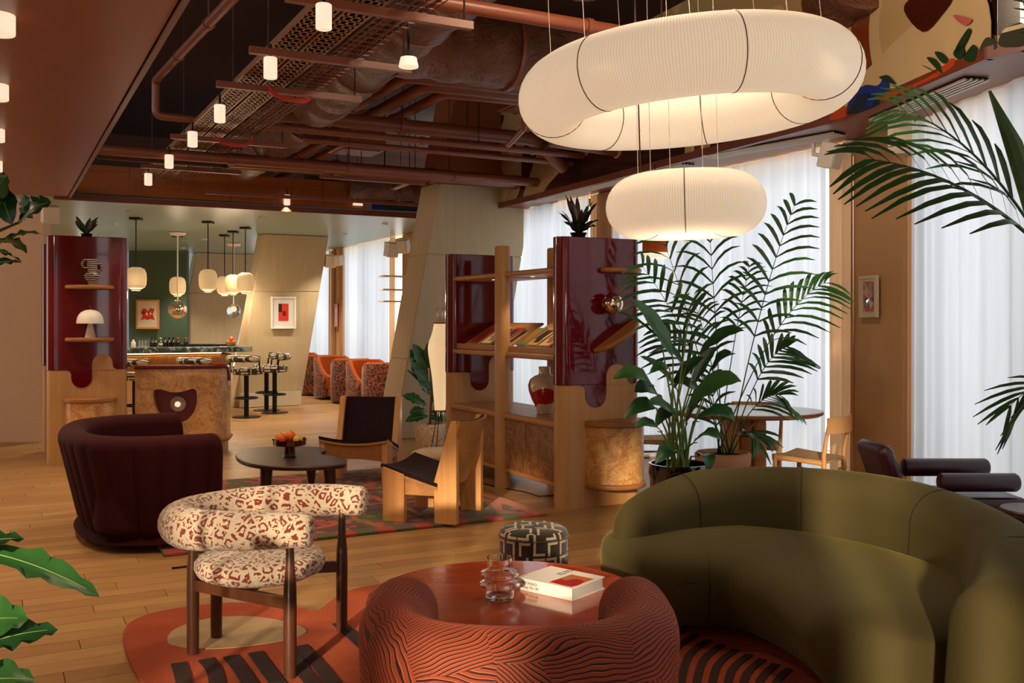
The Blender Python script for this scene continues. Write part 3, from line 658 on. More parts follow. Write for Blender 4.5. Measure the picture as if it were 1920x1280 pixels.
g = P(650, 345, 3.4); duct([g, g + R(0, 1.0), g + R(-.5, 1.9)], .22, 'far insulated duct bending near the column', (.4,))
g = P(560, 345, 3.4); duct([g, g + R(.1, .7)], .2, 'far corrugated flexible duct above the green edge', (.2, .5, .8), .08)
g = P(1560, 50, 4.0); duct([g + R(-1.2, -.9), g, g + R(.6, .55)], .33, 'large dark insulated duct behind the ring lamp at right', (.5,))
duct([P(1010, 262, 3.5), P(1050, 285, 3.45)], .13, 'short silver-brown duct stub below the ring lamp', (.5,))
# ac boxes
for (u, v, z, dim, lab) in ((668, 285, 3.45, (.55, .5, .45), 'brown box unit hanging from the ceiling between the ducts'), (990, 205, 3.7, (.5, .5, .5), 'dark box unit hanging behind the ring lamp'), (455, 283, 3.5, (.3, .3, .12), 'small black junction box above the red cables')):
    p = P(u, v, z); t = T('ceiling_unit', lab, 'ceiling unit', p, atan2(B.y, B.x)); MB().box((0, 0, dim[2] / 2), dim).build('housing', m_lowc if 'black' not in lab else m_black, t, bev=.01); MB().box((0, 0, 0), (dim[0] * .8, dim[1] * .8, .02)).build('cover', m_pipe, t)
    MB().tube([(0, 0, dim[2]), (0, 0, 4.49 - z)], .008, 6).build('hanger_rod', m_pdark, t)
# pale roof soffit boards seen between services
for i, (a0, b0, da, db, lab) in enumerate(((5.5, 4.8, 1.0, 1.6, 'pale board on the high ceiling above the ring lamp'), (9.5, 3.9, .9, 1.2, 'pale board on the high ceiling behind the column head'), (2.9, 3.3, .8, 1.5, 'pale board on the near high ceiling over the sofa'))):
    t = MB().box(R(a0, b0, 4.47), (db, da, .04), atan2(B.y, B.x) + .12 * i).build('ceiling_board', m_sandp, bev=.004, smooth=False); tag(t, lab, 'board')
# cable trays
def tray(b0, b1, lab):
    L = 12.6; t = T('cable_tray', lab, 'cable tray', R(0, (b0 + b1) / 2, 3.27), atan2(A.y, A.x)); w_ = b1 - b0
    # perforated bottom: strips between holes
    m = MB(); nx = 150; st = L / nx; rows = 3
    for j in range(rows + 1): y = -w_ / 2 + w_ * j / rows; m.box((L / 2 + .2, y, 0), (L, w_ / rows * .62, .004))
    for i in range(nx + 1): m.box((.2 + i * st, 0, 0), (st * .6, w_, .004))
    m.build('perforated_bottom', m_trayp, t, smooth=False)
    for s in (-1, 1): MB().box((L / 2 + .2, s * w_ / 2, .025), (L, .004, .05)).build('side_rail', m_trayp, t, smooth=False)
    MB().box((L / 2, 0, .03), (L, w_ * .5, .02)).build('cable_bundle', m_pdark, t, smooth=False)
tray(1.58, 1.72, 'left perforated cable tray along the row of lights')
tray(1.77, 1.91, 'right perforated cable tray along the row of lights')
t = T('wire_basket', 'open wire basket full of cables beside the trays', 'cable tray', R(0, 2.08, 3.27), atan2(A.y, A.x)); m = MB()
for j in range(6): m.tube([(.2, -.12 + j * .048, 0), (12.6, -.12 + j * .048, 0)], .004, 4)
for i in range(120): m.box((.3 + i * .1, 0, 0), (.006, .25, .006))
m.build('wire_mesh', m_pipe, t, smooth=False)
for k in range(7): y = -.1 + k * .033; MB().tube([(.2 + i * .8, y + .012 * sin(i * 2.1 + k), .02 + .008 * sin(i + k)) for i in range(16)], .009, 6).build('cable', [m_pdark, m_pipe, m_red if k == 3 else m_pdark][k % 3], t)
for i, (u, v) in enumerate(((497, 97), (432, 160), (341, 257), (282, 312), (570, 0))):
    p = P(u, v, 3.22); t = T('tray_bracket', ['cross bracket under the trays at the second light', 'cross bracket under the trays at the third light', 'cross bracket under the trays, fourth from the front', 'cross bracket under the trays nearest the far edge', 'cross bracket under the trays nearest the viewer'][i], 'bracket', p, atan2(B.y, B.x))
    MB().box((.45, 0, 0), (1.1, .045, .045)).build('channel', m_pipe, t, smooth=False)
    for x in (.02, .95): MB().tube([(x, 0, 0), (x, 0, 1.2)], .006, 6).build('hanger_rod', m_pdark, t)
for i, (u, v) in enumerate(((503, 168), (402, 258))):
    p = P(u, v, 3.2); o = MB(); 
    for k in range(3): o.tube(smoothpoly([p + R(0, 0, .012 * k), p + R(.03, .08, -.045 + .012 * k), p + R(.06, .24, -.055 + .012 * k), p + R(.1, .34, -.02 + .01 * k), p + R(.1, .38, .12)], 5, False), .006, 6)
    tag(o.build('red_cable_loop', m_red), ['drooping loop of bright red cables, nearer one', 'drooping loop of bright red cables, farther one'][i], 'cable')
# unseen surface lights added left of the frame to brighten the left wall
for i, (a_, b_) in enumerate(((5.0, -2.2), (7.5, -2.2), (10.2, -1.9), (11.6, -3.0))):
    p = R(a_, b_, 2.9); t = T('surface_downlight', 'unseen added surface light over the left passage, ' + ['nearest the viewer', 'second from the viewer', 'third from the viewer', 'farthest and leftmost'][i], 'ceiling light', p, 0, 'unseen added surface lights over the left passage')
    MB().lathe([(0, 0), (.078, 0), (.08, .004), (.08, .095), (0, .095)], 24).build('shade', m_lightw, t); MB().lathe([(0, .09), (.05, .09), (.05, .1), (0, .1)], 16).build('mount', m_black, t)
# small cylinder downlights
labs = ['white cylinder downlight nearest the viewer at the top edge', 'second white cylinder downlight along the trays', 'third white cylinder downlight along the trays', 'fourth white cylinder downlight along the trays', 'fifth white cylinder downlight along the trays', 'sixth and smallest white cylinder downlight along the trays', 'lone white cylinder downlight above the green ceiling edge']
for (u, v), lab in zip(((607, 55), (507, 147), (412, 229), (361, 275), (317, 315), (278, 347), (538, 384)), labs):
    p = P(u, v, 3.05); t = T('cylinder_downlight', lab, 'ceiling light', p, 0, 'white cylinder downlights')
    MB().lathe([(.0, .0), (.040, 0), (.043, .004), (.043, .13), (.038, .134), (0, .134)], 20).build('shade', m_lightw, t)
    MB().lathe([(0, -.002), (.036, -.002), (.036, .003), (0, .003)], 20).build('lens', m_lightw, t)
    MB().tube([(0, 0, .13), (0, 0, .22)], .01, 8).build('stem', m_black, t)
for (u, v, s, lab) in ((766, 126, .062, 'wide white conical ceiling light below the large duct'), (671, 385, .07, 'small flared white ceiling light above the blue painted panel')):
    p = P(u, v, 3.1); t = T('conical_downlight', lab, 'ceiling light', p); MB().lathe([(0, 0), (s, 0), (s, .01), (s * .82, .06), (0, .06)], 20).build('shade', m_lightw, t); MB().tube([(0, 0, .06), (0, 0, 1.3)], .008, 8).build('stem', m_black, t)
for i, (v, ur) in enumerate(((64, 26), (187, 14), (265, 7), (321, 3))):
    z = 2.90; d = (H - z) * F / (v - HY); x = (ur - CX) / F * d - .08
    t = T('surface_downlight', ['glowing surface light on the brown ceiling, largest one', 'glowing surface light on the brown ceiling, second one', 'glowing surface light on the brown ceiling, third one', 'glowing surface light on the brown ceiling, just above the fig leaves'][i], 'ceiling light', (x, d, z))
    MB().lathe([(0, 0), (.078, 0), (.08, .004), (.08, .095), (0, .095)], 24).build('shade', m_lightw, t); MB().lathe([(0, .09), (.05, .09), (.05, .1), (0, .1)], 16).build('mount', m_black, t)
# far fascia above the green ceiling edge
ff = T('fascia_panels', 'row of glossy reddish wood panels above the green ceiling edge', 'wall panel', R(13.0, .8, 3.04), atan2(B.y, B.x)); 
for i in range(6):
    h_ = .36 if i else .36; o = MB().box((.36 + i * .62, .02, h_ / 2 + .02), (.614, .03, h_)).build('wood_panel', m_wfasc, ff, bev=.003)
for (x0, x1, mt) in ((3.86, 4.06, m_blue), (4.07, 4.6, m_navy), (4.61, 5.2, m_ivory)):
    MB().box(((x0 + x1) / 2, .02, .2), (x1 - x0, .03, .36)).build('painted_panel', mt, ff, bev=.003)
# warm light strips in the curtain pelmet
for (p, q, lab) in ((Vector((3.2, 6.1)), Vector((3.05, 7.3)), 'hidden warm strip over the near curtain'), (Vector((2.75, 8.25)), Vector((.5, 12.4)), 'hidden warm strip over the wide curtain'), (Vector((.2, 13.0)), Vector((-4.1, 21.2)), 'hidden warm strip over the far curtains')):
    d = q - p; c = (p + q) / 2 + Vector((.884, .468)) * .1; tag(MB().box((c.x, c.y, 2.985), (d.length, .012, .008), atan2(d.y, d.x)).build('light_strip', m_led, smooth=False), lab, 'light strip')
# speakers
def speaker(u, v, d, w_, h_, lab, rz, tilt=.25, arm=True):
    p = D(u, v, d); t = T('wall_speaker', lab, 'speaker', p, rz); r_ = Matrix.Rotation(tilt, 3, 'X')
    MB().box((0, 0, 0), (w_, w_ * .8, h_), rot=r_).build('cabinet', m_white, t, bev=.012); MB().box(r_ @ Vector((0, -w_ * .4 - .004, 0)), (w_ * .88, .008, h_ * .9), rot=r_).build('grille', m_cream, t, bev=.003)
    if arm: MB().tube([(0, w_ * .3, 0), (.0, w_ * .9, .03), (0, w_ * .9, .12)], .018, 8).build('bracket', m_white, t)
speaker(1690, 256, 7.0, .17, .23, 'white wall speaker at the top of the tan pier', -.5, .1)
speaker(1557, 292, 7.7, .16, .2, 'white tilted speaker above the linen drape', .8)
speaker(618, 489, 17.5, .2, .22, 'far white speaker right of the red print column', .6); speaker(634, 488, 17.5, .16, .18, 'small far speaker beside another far speaker', -.5)
speaker(734, 468, 13.5, .17, .2, 'white speaker left of the tilted column', .7); speaker(757, 462, 13.3, .15, .18, 'smaller white speaker touching the tilted column', -.4)
speaker(94, 402, 11.3, .18, .2, 'white speaker on the beige wall above the left tower', .6)

# lamps' own light
def bulb(par, loc, e, r=.05, col=(1, .74, .50), kind='POINT'):
    l = bpy.data.lights.new('bulb', kind); l.energy = e; l.color = col
    l.shadow_soft_size = r
    if kind == 'SPOT': l.spot_size = radians(100); l.spot_blend = .6
    o = bpy.data.objects.new('bulb', l); COL.objects.link(o); o.parent = par; o.location = loc; return o
for o in list(bpy.data.objects):
    if o.name.startswith('cylinder_downlight'): bulb(o, (0, 0, -.02), 60, .03, kind='SPOT')
    if o.name.startswith('surface_downlight') and 'passage' in o['label']: bulb(o, (0, 0, -.06), 38, .08)
    elif o.name.startswith('surface_downlight'): bulb(o, (0, 0, -.02), 85, .05, kind='SPOT')

k = 0
for a0 in (14.2, 16.2, 18.6, 21.0):
    for b0_ in (1.6, 3.4, 5.3):
        k += 1; p = R(a0, b0_, 2.985); t = T('recessed_downlight', ['recessed spotlight in the nearest row of the green ceiling, ', 'recessed spotlight in the second row of the green ceiling, ', 'recessed spotlight in the third row of the green ceiling, ', 'recessed spotlight in the farthest row of the green ceiling, '][(k - 1) // 3] + ['bar side', 'middle', 'window side'][(k - 1) % 3], 'ceiling light', p, 0, 'recessed spotlights in the green ceiling')
        MB().lathe([(.0, .0), (.035, 0), (.035, .012), (0, .012)], 14).build('lens', m_lightw, t, smooth=False); MB().lathe([(.036, -.003), (.05, -.003), (.05, .014), (.036, .014), (.036, -.003)], 16).build('rim', m_white, t)
        bulb(t, (0, 0, -.03), 170, .04, (1, .84, .64), kind='SPOT')
# ================================================================= rugs
ra, rb = 6.46, .93
def rugloc(a, b): return R(a, b)
t = T('floral_rug', 'rectangular red and green floral wool rug under the oak lounge chairs', 'rug', R(ra, rb), atan2(B.y, B.x))
MB().prism([(0, 0), (2.80, 0), (2.80, 2.75), (0, 2.75)], 0, .022).build('rug_pile', m_rugA, t, bev=.008)
# organic orange rug
pix = [(232, 1195), (262, 1165), (330, 1148), (420, 1138), (520, 1140), (585, 1152), (600, 1150), (640, 1120), (700, 1104), (800, 1092), (950, 1085), (1100, 1068), (1240, 1062), (1330, 1075), (1420, 1120), (1500, 1190), (1560, 1290), (1500, 1420), (1200, 1520), (800, 1500), (500, 1420), (330, 1340), (255, 1270)]
pts = [P(u, v, 0) for u, v in pix]; c = P(800, 1230, 0)
t = T('organic_rug', 'blob-shaped orange tufted rug with dark stripes under the round table', 'rug', c, 0)
sp = smoothpoly([(p - c).xy for p in pts], 6)
MB().prism([tuple(p) for p in sp], 0, .024).build('rug_pile', m_rugB, t, bev=.01, smooth=True)
eye = smoothpoly([(P(u, v, .02) - c).xy for u, v in ((314, 1205), (330, 1180), (400, 1160), (480, 1158), (545, 1170), (575, 1185), (540, 1200), (470, 1212), (400, 1218), (340, 1215))], 5)
MB().prism([tuple(p) for p in eye], .02, .027).build('beige_eye', m_rugBe, t, smooth=False)
def rstripe(pts_, w_):
    q = smoothpoly([(P(u, v, .02) - c).xy for u, v in pts_], 4, closed=False); L_, R_ = [], []
    for i, p in enumerate(q):
        tn = (q[min(i + 1, len(q) - 1)] - q[max(i - 1, 0)]).normalized(); n = Vector((-tn.y, tn.x)); L_.append(tuple(p + n * w_ / 2)); R_.append(tuple(p - n * w_ / 2))
    MB().prism(L_ + R_[::-1], .02, .028).build('dark_stripe', m_rugBd, t, smooth=False)
for pp in ([(335, 1245), (345, 1280), (352, 1330)], [(385, 1238), (402, 1260), (412, 1300), (440, 1350)], [(432, 1232), (455, 1262), (475, 1295), (500, 1340)], [(478, 1225), (500, 1255), (522, 1285), (560, 1340)], [(545, 1225), (570, 1262), (600, 1300), (620, 1350)], [(562, 1213), (590, 1240), (620, 1275), (660, 1320)],
           [(635, 1170), (680, 1210), (730, 1260)], ): rstripe(pp, .065)
for k in range(10): x = 1255 + k * 25; rstripe([(x, 1175 + k * 9), (x - 45 + k * 2, 1205 + k * 9), (x - 70 + k * 4, 1290 + k * 5)], .035)

# ================================================================= leopard chair
t = T('leopard_armchair', 'round armchair with leopard print horseshoe back and walnut legs', 'chair', (-1.13, 4.37, .024), radians(-10))
lz = [(-.27, -.11), (-.27, .11), (.27, -.31), (.27, .31)]
for x, y in lz:
    top = .53 if x < 0 else .58
    MB().tube([(x, y, 0), (x, y, .30), (x, y, .38), (x, y, .45), (x, y, top)], [.026, .0275, .026, .019, .015], 16).build('leg', m_waln, t, smooth=True)
path = smoothpoly([(.36, -.335, .615), (.2, -.345, .612), (0, -.33, .60), (-.2, -.26, .585), (-.33, -.12, .575), (-.36, 0, .572), (-.33, .12, .575), (-.2, .26, .585), (0, .33, .60), (.2, .345, .612), (.36, .335, .615)], 5, closed=False)
k = len(path); rs = [.068 + .025 * sin(pi * i / (k - 1)) for i in range(k)]
a_ = path[0]; b_ = path[-1]; ex = [(a_ + (a_ - path[1]).normalized() * e) for e in (.02, .012)]; ey = [(b_ + (b_ - path[-2]).normalized() * e) for e in (.012, .02)]
MB().tube(ex + path + ey, [.045, .06] + rs + [.06, .045], 24).build('back_bolster', m_leop, t, ang=80)
MB().lathe([(0, .33), (.23, .335), (.272, .355), (.287, .385), (.283, .41), (.262, .43), (.2, .44), (0, .445)], 48, (.0, 0, 0), 1.0, 1.02).build('seat', m_leop, t, ang=80)
m = MB(); 
for p, q in (((-.27, -.11), (.27, -.31)), ((-.27, .11), (.27, .31)), ((-.27, -.11), (-.27, .11)), ((.0, -.22), (0, .22))):
    d = Vector(q) - Vector(p); m.box(((p[0] + q[0]) / 2, (p[1] + q[1]) / 2, .305), (d.length, .03, .05), atan2(d.y, d.x))
m.build('seat_rail', m_waln, t, bev=.004)

# ================================================================= round table with vase and book
t = T('round_coffee_table', 'round glossy reddish wood coffee table between the rust chair and green sofa', 'table', (-.015, 3.82, .024))
MB().lathe([(0, .36), (.5, .36), (.545, .366), (.555, .378), (.552, .39), (.542, .397), (0, .397)], 96).build('table_top', m_tabtop, t, ang=12)
MB().lathe([(0, 0), (.2, 0), (.2, .36), (0, .36)], 40).build('drum_base', m_tabtop, t)
t = T('ribbed_glass_vase', 'clear glass vase with two bulging rings on the round table', 'vase', (-.048, 3.78, .4215))
pr = [(.0, 0), (.053, 0), (.056, .004), (.056, .035), (.058, .04), (.078, .05), (.08, .056), (.076, .064), (.06, .07), (.057, .076), (.062, .082), (.074, .09), (.075, .096), (.07, .104), (.052, .112), (.048, .12), (.048, .155), (.049, .158)]
inn = [(r - .0035, z) for r, z in reversed(pr[2:])] + [(.05, .012), (0, .012)]
MB().lathe(pr + inn, 64).build('glass_body', m_glass, t, ang=60)
bk = P(1070, 1111, .45); an = atan2(-.167, .204)
t = T('art_book', 'thick white art book with a red cover picture lying on the round table', 'book', (.195, 3.90, .4215), an); t.scale = (1, 1, 1.4)
# local x along spine (spine on -y side), y away
MB().box((0, 0, .0175), (.262, .212, .029)).build('page_block', m_pages, t, smooth=False)
cv = MB(); cv.box((0, .003, .0015), (.270, .222, .003)); cv.box((0, .003, .0335), (.270, .222, .003)); cv.box((0, -.1075, .0175), (.270, .003, .035)); cv.build('cover', m_white, t, smooth=False)
def text(s, par, loc, size, rot, mat, name='lettering', ext=.0003, align='LEFT', bold=0):
    c = bpy.data.curves.new(name, 'FONT'); c.body = s; c.size = size; c.extrude = ext; c.align_x = align; c.offset = bold; c.materials.append(mat.m)
    tmp = bpy.data.objects.new('tmp', c); COL.objects.link(tmp); bpy.context.view_layer.update()
    me = bpy.data.meshes.new_from_object(tmp.evaluated_get(bpy.context.evaluated_depsgraph_get())); bpy.data.objects.remove(tmp)
    o = bpy.data.objects.new(name, me); COL.objects.link(o); o.parent = par; o.location = loc; o.rotation_euler = rot; return o
m_ink = plain('dark_ink', '#3c3a36', .6, var=0)
text('ANDY WARHOL', t, (-.118, -.1094, .0190), .0115, (pi / 2, 0, 0), m_ink); text('Paintings 1956\u20131987', t, (-.118, -.1094, .0075), .0110, (pi / 2, 0, 0), m_ink)
text('ANDY WARHOL', t, (-.03, .02, .0353), .012, (0, 0, pi / 2), m_ink); text('Paintings 1956\u20131987', t, (-.014, .02, .0353), .011, (0, 0, pi / 2), m_ink)
MB().box((.068, -.02, .0353), (.11, .15, .0006)).build('cover_picture', plain('orange_print', '#c8601e', .4), t, smooth=False)
MB().prism([tuple(p) for p in smoothpoly([(.02, -.085), (.118, -.09), (.12, -.01), (.08, .01), (.05, -.01), (.02, -.04)], 5)], .0353, .0359).build('red_shape', plain('red_print', '#a8100c', .4), t, smooth=False)
MB().prism([tuple(p) for p in smoothpoly([(.022, -.02), (.05, -.025), (.055, .02), (.03, .03)], 5)], .0356, .0362).build('tan_shape', plain('tan_print', '#a8744a', .4), t, smooth=False)

# ================================================================= maze stool
t = T('maze_print_stool', 'small round stool in black and cream maze print behind the round table', 'stool', (.114, 5.06, 0))
MB().lathe([(0, .012), (.172, .012), (.178, .02), (.18, .06), (.18, .385), (.176, .405), (.162, .422), (.13, .432), (0, .436)], 64).build('upholstery', m_maze, t, ang=80)
MB().lathe([(0, 0), (.16, 0), (.16, .014), (0, .014)], 32).build('base_ring', m_black, t)
MB().tube([(.181 * cos(q), .181 * sin(q), .383) for q in (2 * pi * i / 48 for i in range(48))], .0035, 6, loop=True).build('piping', m_maze, t)

# ================================================================= rust tub chair (foreground)
t = T('rust_tub_chair', 'rust tub chair with swirling dark contour line pattern, seen from behind in the foreground', 'chair', (.02, 2.82, .024), 0)
path = smoothpoly([(-.315, .33), (-.335, .2), (-.335, 0), (-.3, -.17), (-.19, -.29), (0, -.33), (.19, -.29), (.3, -.17), (.335, 0), (.335, .2), (.315, .33)], 6, closed=False)
def pf(tt, s):
    top = .685 + .01 * cos((tt - .5) * 2 * pi); th = .21
    return offprof(th, .06, top, .1, 7, lean=-.025)
sweep(path, pf, 7, end_r=.13, shape=.03).build('shell', m_swirl, t, ang=80)
MB().lathe([(0, .2), (.26, .2), (.275, .22), (.275, .36), (.25, .39), (0, .4)], 40, (0, .06, 0), 1, 1.1).build('seat_cushion', m_orangef, t, ang=80)
MB().lathe([(0, 0), (.3, 0), (.3, .07), (0, .07)], 32).build('plinth', m_black, t)

# ================================================================= green sofa
t = T('curved_green_sofa', 'large curved olive green velvet sofa at the right of the round table', 'sofa', (1.3, 4.3, .024), 0)
O = Vector((1.3, 4.3))
crest = [Vector(p) - O for p in ((.52, 4.84), (.80, 5.12), (1.3, 5.36), (1.72, 5.28), (2.0, 4.95), (2.08, 4.42), (2.0, 3.8), (1.77, 3.22), (1.58, 2.93))]
path = smoothpoly([tuple(p) for p in crest], 6, closed=False)
path = list(reversed(path))      # so that the left normal points outwards
def pb(tt, s):
    q = 1 - tt                 # 0 at left end, 1 at right (near) end
    top = .67 - .14 * max(0, (.16 - q) / .16) ** 1.3 - .05 * max(0, (q - .8) / .2) ** 2
    th = .30 + .20 * max(0, (q - .72) / .28); th -= .08 * max(0, (.15 - q) / .15)
    return offprof(th, .03, top, .15, 8, lean=0.03, taper=-.07)
bk_ = sweep(path, pb, 8, end_r=.16, shape=.04); bk_.build('backrest', m_velg, t, ang=80)
# seat as a bulging cushion along the inner side
scp = [Vector(p) - O for p in ((.46, 4.74), (.93, 4.86), (1.32, 4.68), (1.52, 4.25), (1.56, 3.8), (1.52, 3.36))]
sp = smoothpoly([tuple(p) for p in scp], 6, closed=False)
def ps(tt, s):
    hw = .40 + .06 * sin(pi * tt); out = []
    zc = [(-1.0, .20), (-1.06, .27), (-1.03, .34), (-.92, .385), (-.7, .405), (-.3, .415), (.3, .41), (.75, .40), (.95, .37), (1.0, .3), (.95, .1), (.8, .03), (-.6, .03), (-.78, .05), (-.9, .12)]
    for x, z in zc: out.append((-x * hw * -1 * 1.0, z))
    return out
sweep(list(reversed(sp)), lambda a_, b_: [(-x, z) for x, z in ps(a_, b_)], 8, end_r=.30, shape=.05).build('seat_cushion', m_velg, t, sub=1)
m_seam = plain('dark_green_seam', '#1c1a08', .9, var=0)
ptsb = [Vector(p) for p in path]; n_ = len(ptsb)
def seam_at(f):
    i = int(f * (n_ - 1)); tn = (ptsb[min(i + 1, n_ - 1)] - ptsb[max(i - 1, 0)]).normalized(); nr = Vector((-tn.y, tn.x)); pr = pb(i / (n_ - 1), 0)
    q = [Vector((ptsb[i].x + nr.x * a_ * 1.004, ptsb[i].y + nr.y * a_ * 1.004, z)) for a_, z in pr]; MB().tube(q, .0022, 5, loop=True).build('seam', m_seam, t)
for f in (.22, .42, .68, .87): seam_at(f)
q_ = list(reversed(sp)); sm = []
for i in range(3, len(q_) - 2):
    tn = (q_[min(i + 1, len(q_) - 1)] - q_[i - 1]).normalized(); tt_ = i / (len(q_) - 1); o_ = (.40 + .06 * sin(pi * tt_)) * 1.035; sm.append((q_[i].x - tn.y * o_, q_[i].y + tn.x * o_, .285))
MB().tube(sm, .0022, 5).build('seam', m_seam, t)

# ================================================================= burgundy channel sofa
t = T('burgundy_tub_sofa', 'deep burgundy velvet tub sofa with vertical channel stitching', 'sofa', R(7.37, .86, .022), atan2(B.y, B.x))
# local x = B (opening), y = A'
path = smoothpoly([(.46, -.80), (.2, -.81), (-.05, -.78), (-.27, -.62), (-.37, -.35), (-.40, 0), (-.37, .35), (-.27, .62), (-.05, .78), (.2, .81), (.46, .80)], 8, closed=False)
Ltot = sum((path[i + 1] - path[i]).length for i in range(len(path) - 1))
def pc(tt, s):
    g = abs(sin(pi * s / .145)) ** .5; out = []
    for a_, z in rrect(.20, .70, .09, 6, 0, .385):
        k = (z - .03) / .72; o = a_
        if a_ < 0: o = a_ * (1 - .34 * (1 - g) * min(1, max(0, (.70 - z) / .12))) ; o += (1 - k) ** 1.6 * .16
        if a_ > 0: o = a_ * (1 - .10 * (1 - g) * min(1, max(0, (.70 - z) / .12)))
        out.append((-o if False else -o * -1, z))
    return out
sweep(list(reversed(path)), pc, 5, end_r=.07, shape=.012).build('channelled_shell', m_velb, t, ang=80)
MB().prism([tuple(p) for p in rrect(.78, 1.46, .2, 6, .08, 0)], .1, .42).build('seat_cushion', m_velb, t, bev=.05)
MB().prism([tuple(p) for p in rrect(.5, 1.15, .2, 6, .05, 0)], 0, .1).build('plinth', m_black, t)
sh = P(182, 1006, .1); 
q = Matrix.Rotation(-atan2(B.y, B.x), 4, 'Z') @ (Vector((D(182, 1006, 6.62))) - Vector((*R(7.37, .86).xy, 0)))

# ================================================================= oak lounge chairs
def lounge(label, loc, rz):
    t = T('oak_lounge_chair', label, 'chair', loc, rz, 'oak lounge chairs on the floral rug')
    for s in (-1, 1):
        y0 = s * .295
        MB().plate([(.10, 0), (.27, 0), (.27, .405), (.10, .35)], (0, y0 - .028, 0), (1, 0, 0), (0, 0, 1), -.056).build('front_leg', m_oaklo, t, bev=.004, smooth=False)
        MB().plate([(-.30, 0), (-.13, 0), (-.125, .30), (-.255, .745), (-.30, .745)], (0, y0 * .93 - .028, 0), (1, 0, 0), (0, 0, 1), -.056).build('rear_leg', m_oaklo, t, bev=.004, smooth=False)
        MB().plate([(-.13, .20), (.10, .20), (.10, .34), (-.02, .31), (-.13, .29)], (0, y0 * .97 - .018, 0), (1, 0, 0), (0, 0, 1), -.036).build('side_rail', m_oakx, t, bev=.003, smooth=False)
    def surf(f, n=14, m_=10, w_=.56):
        return [[f(i / m_, (j / n - .5)) for j in range(n + 1)] for i in range(m_ + 1)]
    def shell(f, th, name, mat):
        a_ = surf(lambda u, v_: f(u, v_, 0)); b_ = surf(lambda u, v_: f(u, v_, th))
        rings = [r1 + r2[::-1] for r1, r2 in zip(a_, b_)]; return MB().grid(rings).build(name, mat, t, ang=50)
    # back: leaning, curved (concave towards the sitter)
    def back(u, v_, o): z = .27 + .475 * u; c_ = .06 * (1 - (2 * v_) ** 2); lean = -.125 - .15 * u; return (lean - c_ - o, v_ * .60, z - .01 * (1 - (2 * v_) ** 2))
    shell(lambda u, v_, o: back(u, v_, o - .0), .03, 'back_upholstery', m_dark)
    shell(lambda u, v_, o: back(u * 1.0, v_, .032 + o), .022, 'back_panel', m_oakx)
    def seat(u, v_, o): x = .285 - .44 * u; return (x, v_ * (.64 - .02 * u), .425 - .13 * u - .035 * (1 - (2 * v_) ** 2) * (1 - u * .3) - o)
    shell(seat, .028, 'seat_upholstery', m_dark)
    shell(lambda u, v_, o: (seat(u, v_, .03 + o)), .02, 'seat_panel', m_oakx)
    MB().grid([[(.27, -.27 + .54 * i / 12, .2 + 0.02 * cos((i / 12 - .5) * pi)), (.27, -.27 + .54 * i / 12, .365 - .035 * cos((i / 12 - .5) * pi)), (.24, -.27 + .54 * i / 12, .365 - .035 * cos((i / 12 - .5) * pi)), (.24, -.27 + .54 * i / 12, .2 + .02 * cos((i / 12 - .5) * pi))] for i in range(13)]).build('front_rail', m_oakr, t, ang=50)
    return t
ch = lounge('oak lounge chair turned sideways at the right end of the floral rug', (-.60, 7.38, .022), radians(163))
dup(ch, (-1.40, 9.08, .022), radians(-99), 'oak lounge chair with its dark seat facing the dark wood table')

# ================================================================= dark blob table, fruit bowl
z = .38; c = P(545, 856, z); t = T('dark_wood_blob_table', 'dark walnut three-lobed low table holding the fruit bowl', 'table', (c.x, c.y, .022))
pl = smoothpoly([(P(u, v, z) - c).xy for u, v in ((441, 853), (455, 843), (490, 838), (535, 836), (580, 836.5), (605, 839), (612, 843), (603, 847), (606, 851), (628, 855), (648, 862), (646, 869), (610, 873), (560, 875), (505, 873), (460, 866))], 5)
MB().prism([tuple(p * .985) for p in pl], .325, .335).build('top_underside', m_walt, t)
MB().prism([tuple(p) for p in pl], .335, .358).build('table_top', m_walt, t, bev=.009)
for (u, v) in ((489, 925), (635, 925), (584, 908)):
    p = P(u, v, .022); p = Vector((p.x, p.y)) - c.xy; 
    if u != 584: p = (P(u, 869, .36) - c).xy * .86
    MB().tube([(p.x, p.y, 0), (p.x * .98, p.y * .98, .12), (p.x * .94, p.y * .94, .33)], [.026, .042, .052], 16).build('leg', m_waln, t)
fb = P(543, 857, .38); t = T('red_glass_fruit_stand', 'dark red footed glass bowl on the dark wood table', 'bowl', (fb.x, fb.y, .38))
MB().lathe([(0, 0), (.052, 0), (.054, .005), (.046, .012), (.044, .085), (.06, .095), (.125, .1), (.132, .104), (.134, .145), (.129, .145), (.125, .108), (0, .104)], 40).build('footed_bowl', m_redglass, t)
for k in range(9): q = 2 * pi * k / 9; MB().sphere((.132 * cos(q), .132 * sin(q), .149), .009, 8).build('rim_bead', m_redglass, t)
for (dx, dy, dz, r, mt, lab) in ((-.07, -.01, .165, .046, m_fruit, 'left orange in the red footed bowl'), (.0, .03, .18, .044, m_fruit, 'middle orange heaped highest in the red footed bowl'), (.07, -.01, .155, .04, m_lemon, 'yellow-green fruit at the right of the footed bowl')):
    o = MB().sphere((0, 0, 0), r, 20, .96).build('orange' if mt is m_fruit else 'pear', mt); o.location = (fb.x + dx, fb.y + dy, .38 + dz - .01); tag(o, lab, 'fruit'); 
    st = MB().tube([(0, 0, r * .93), (0, 0, r * 1.02)], .004, 6).build('stem_end', m_bark, o)

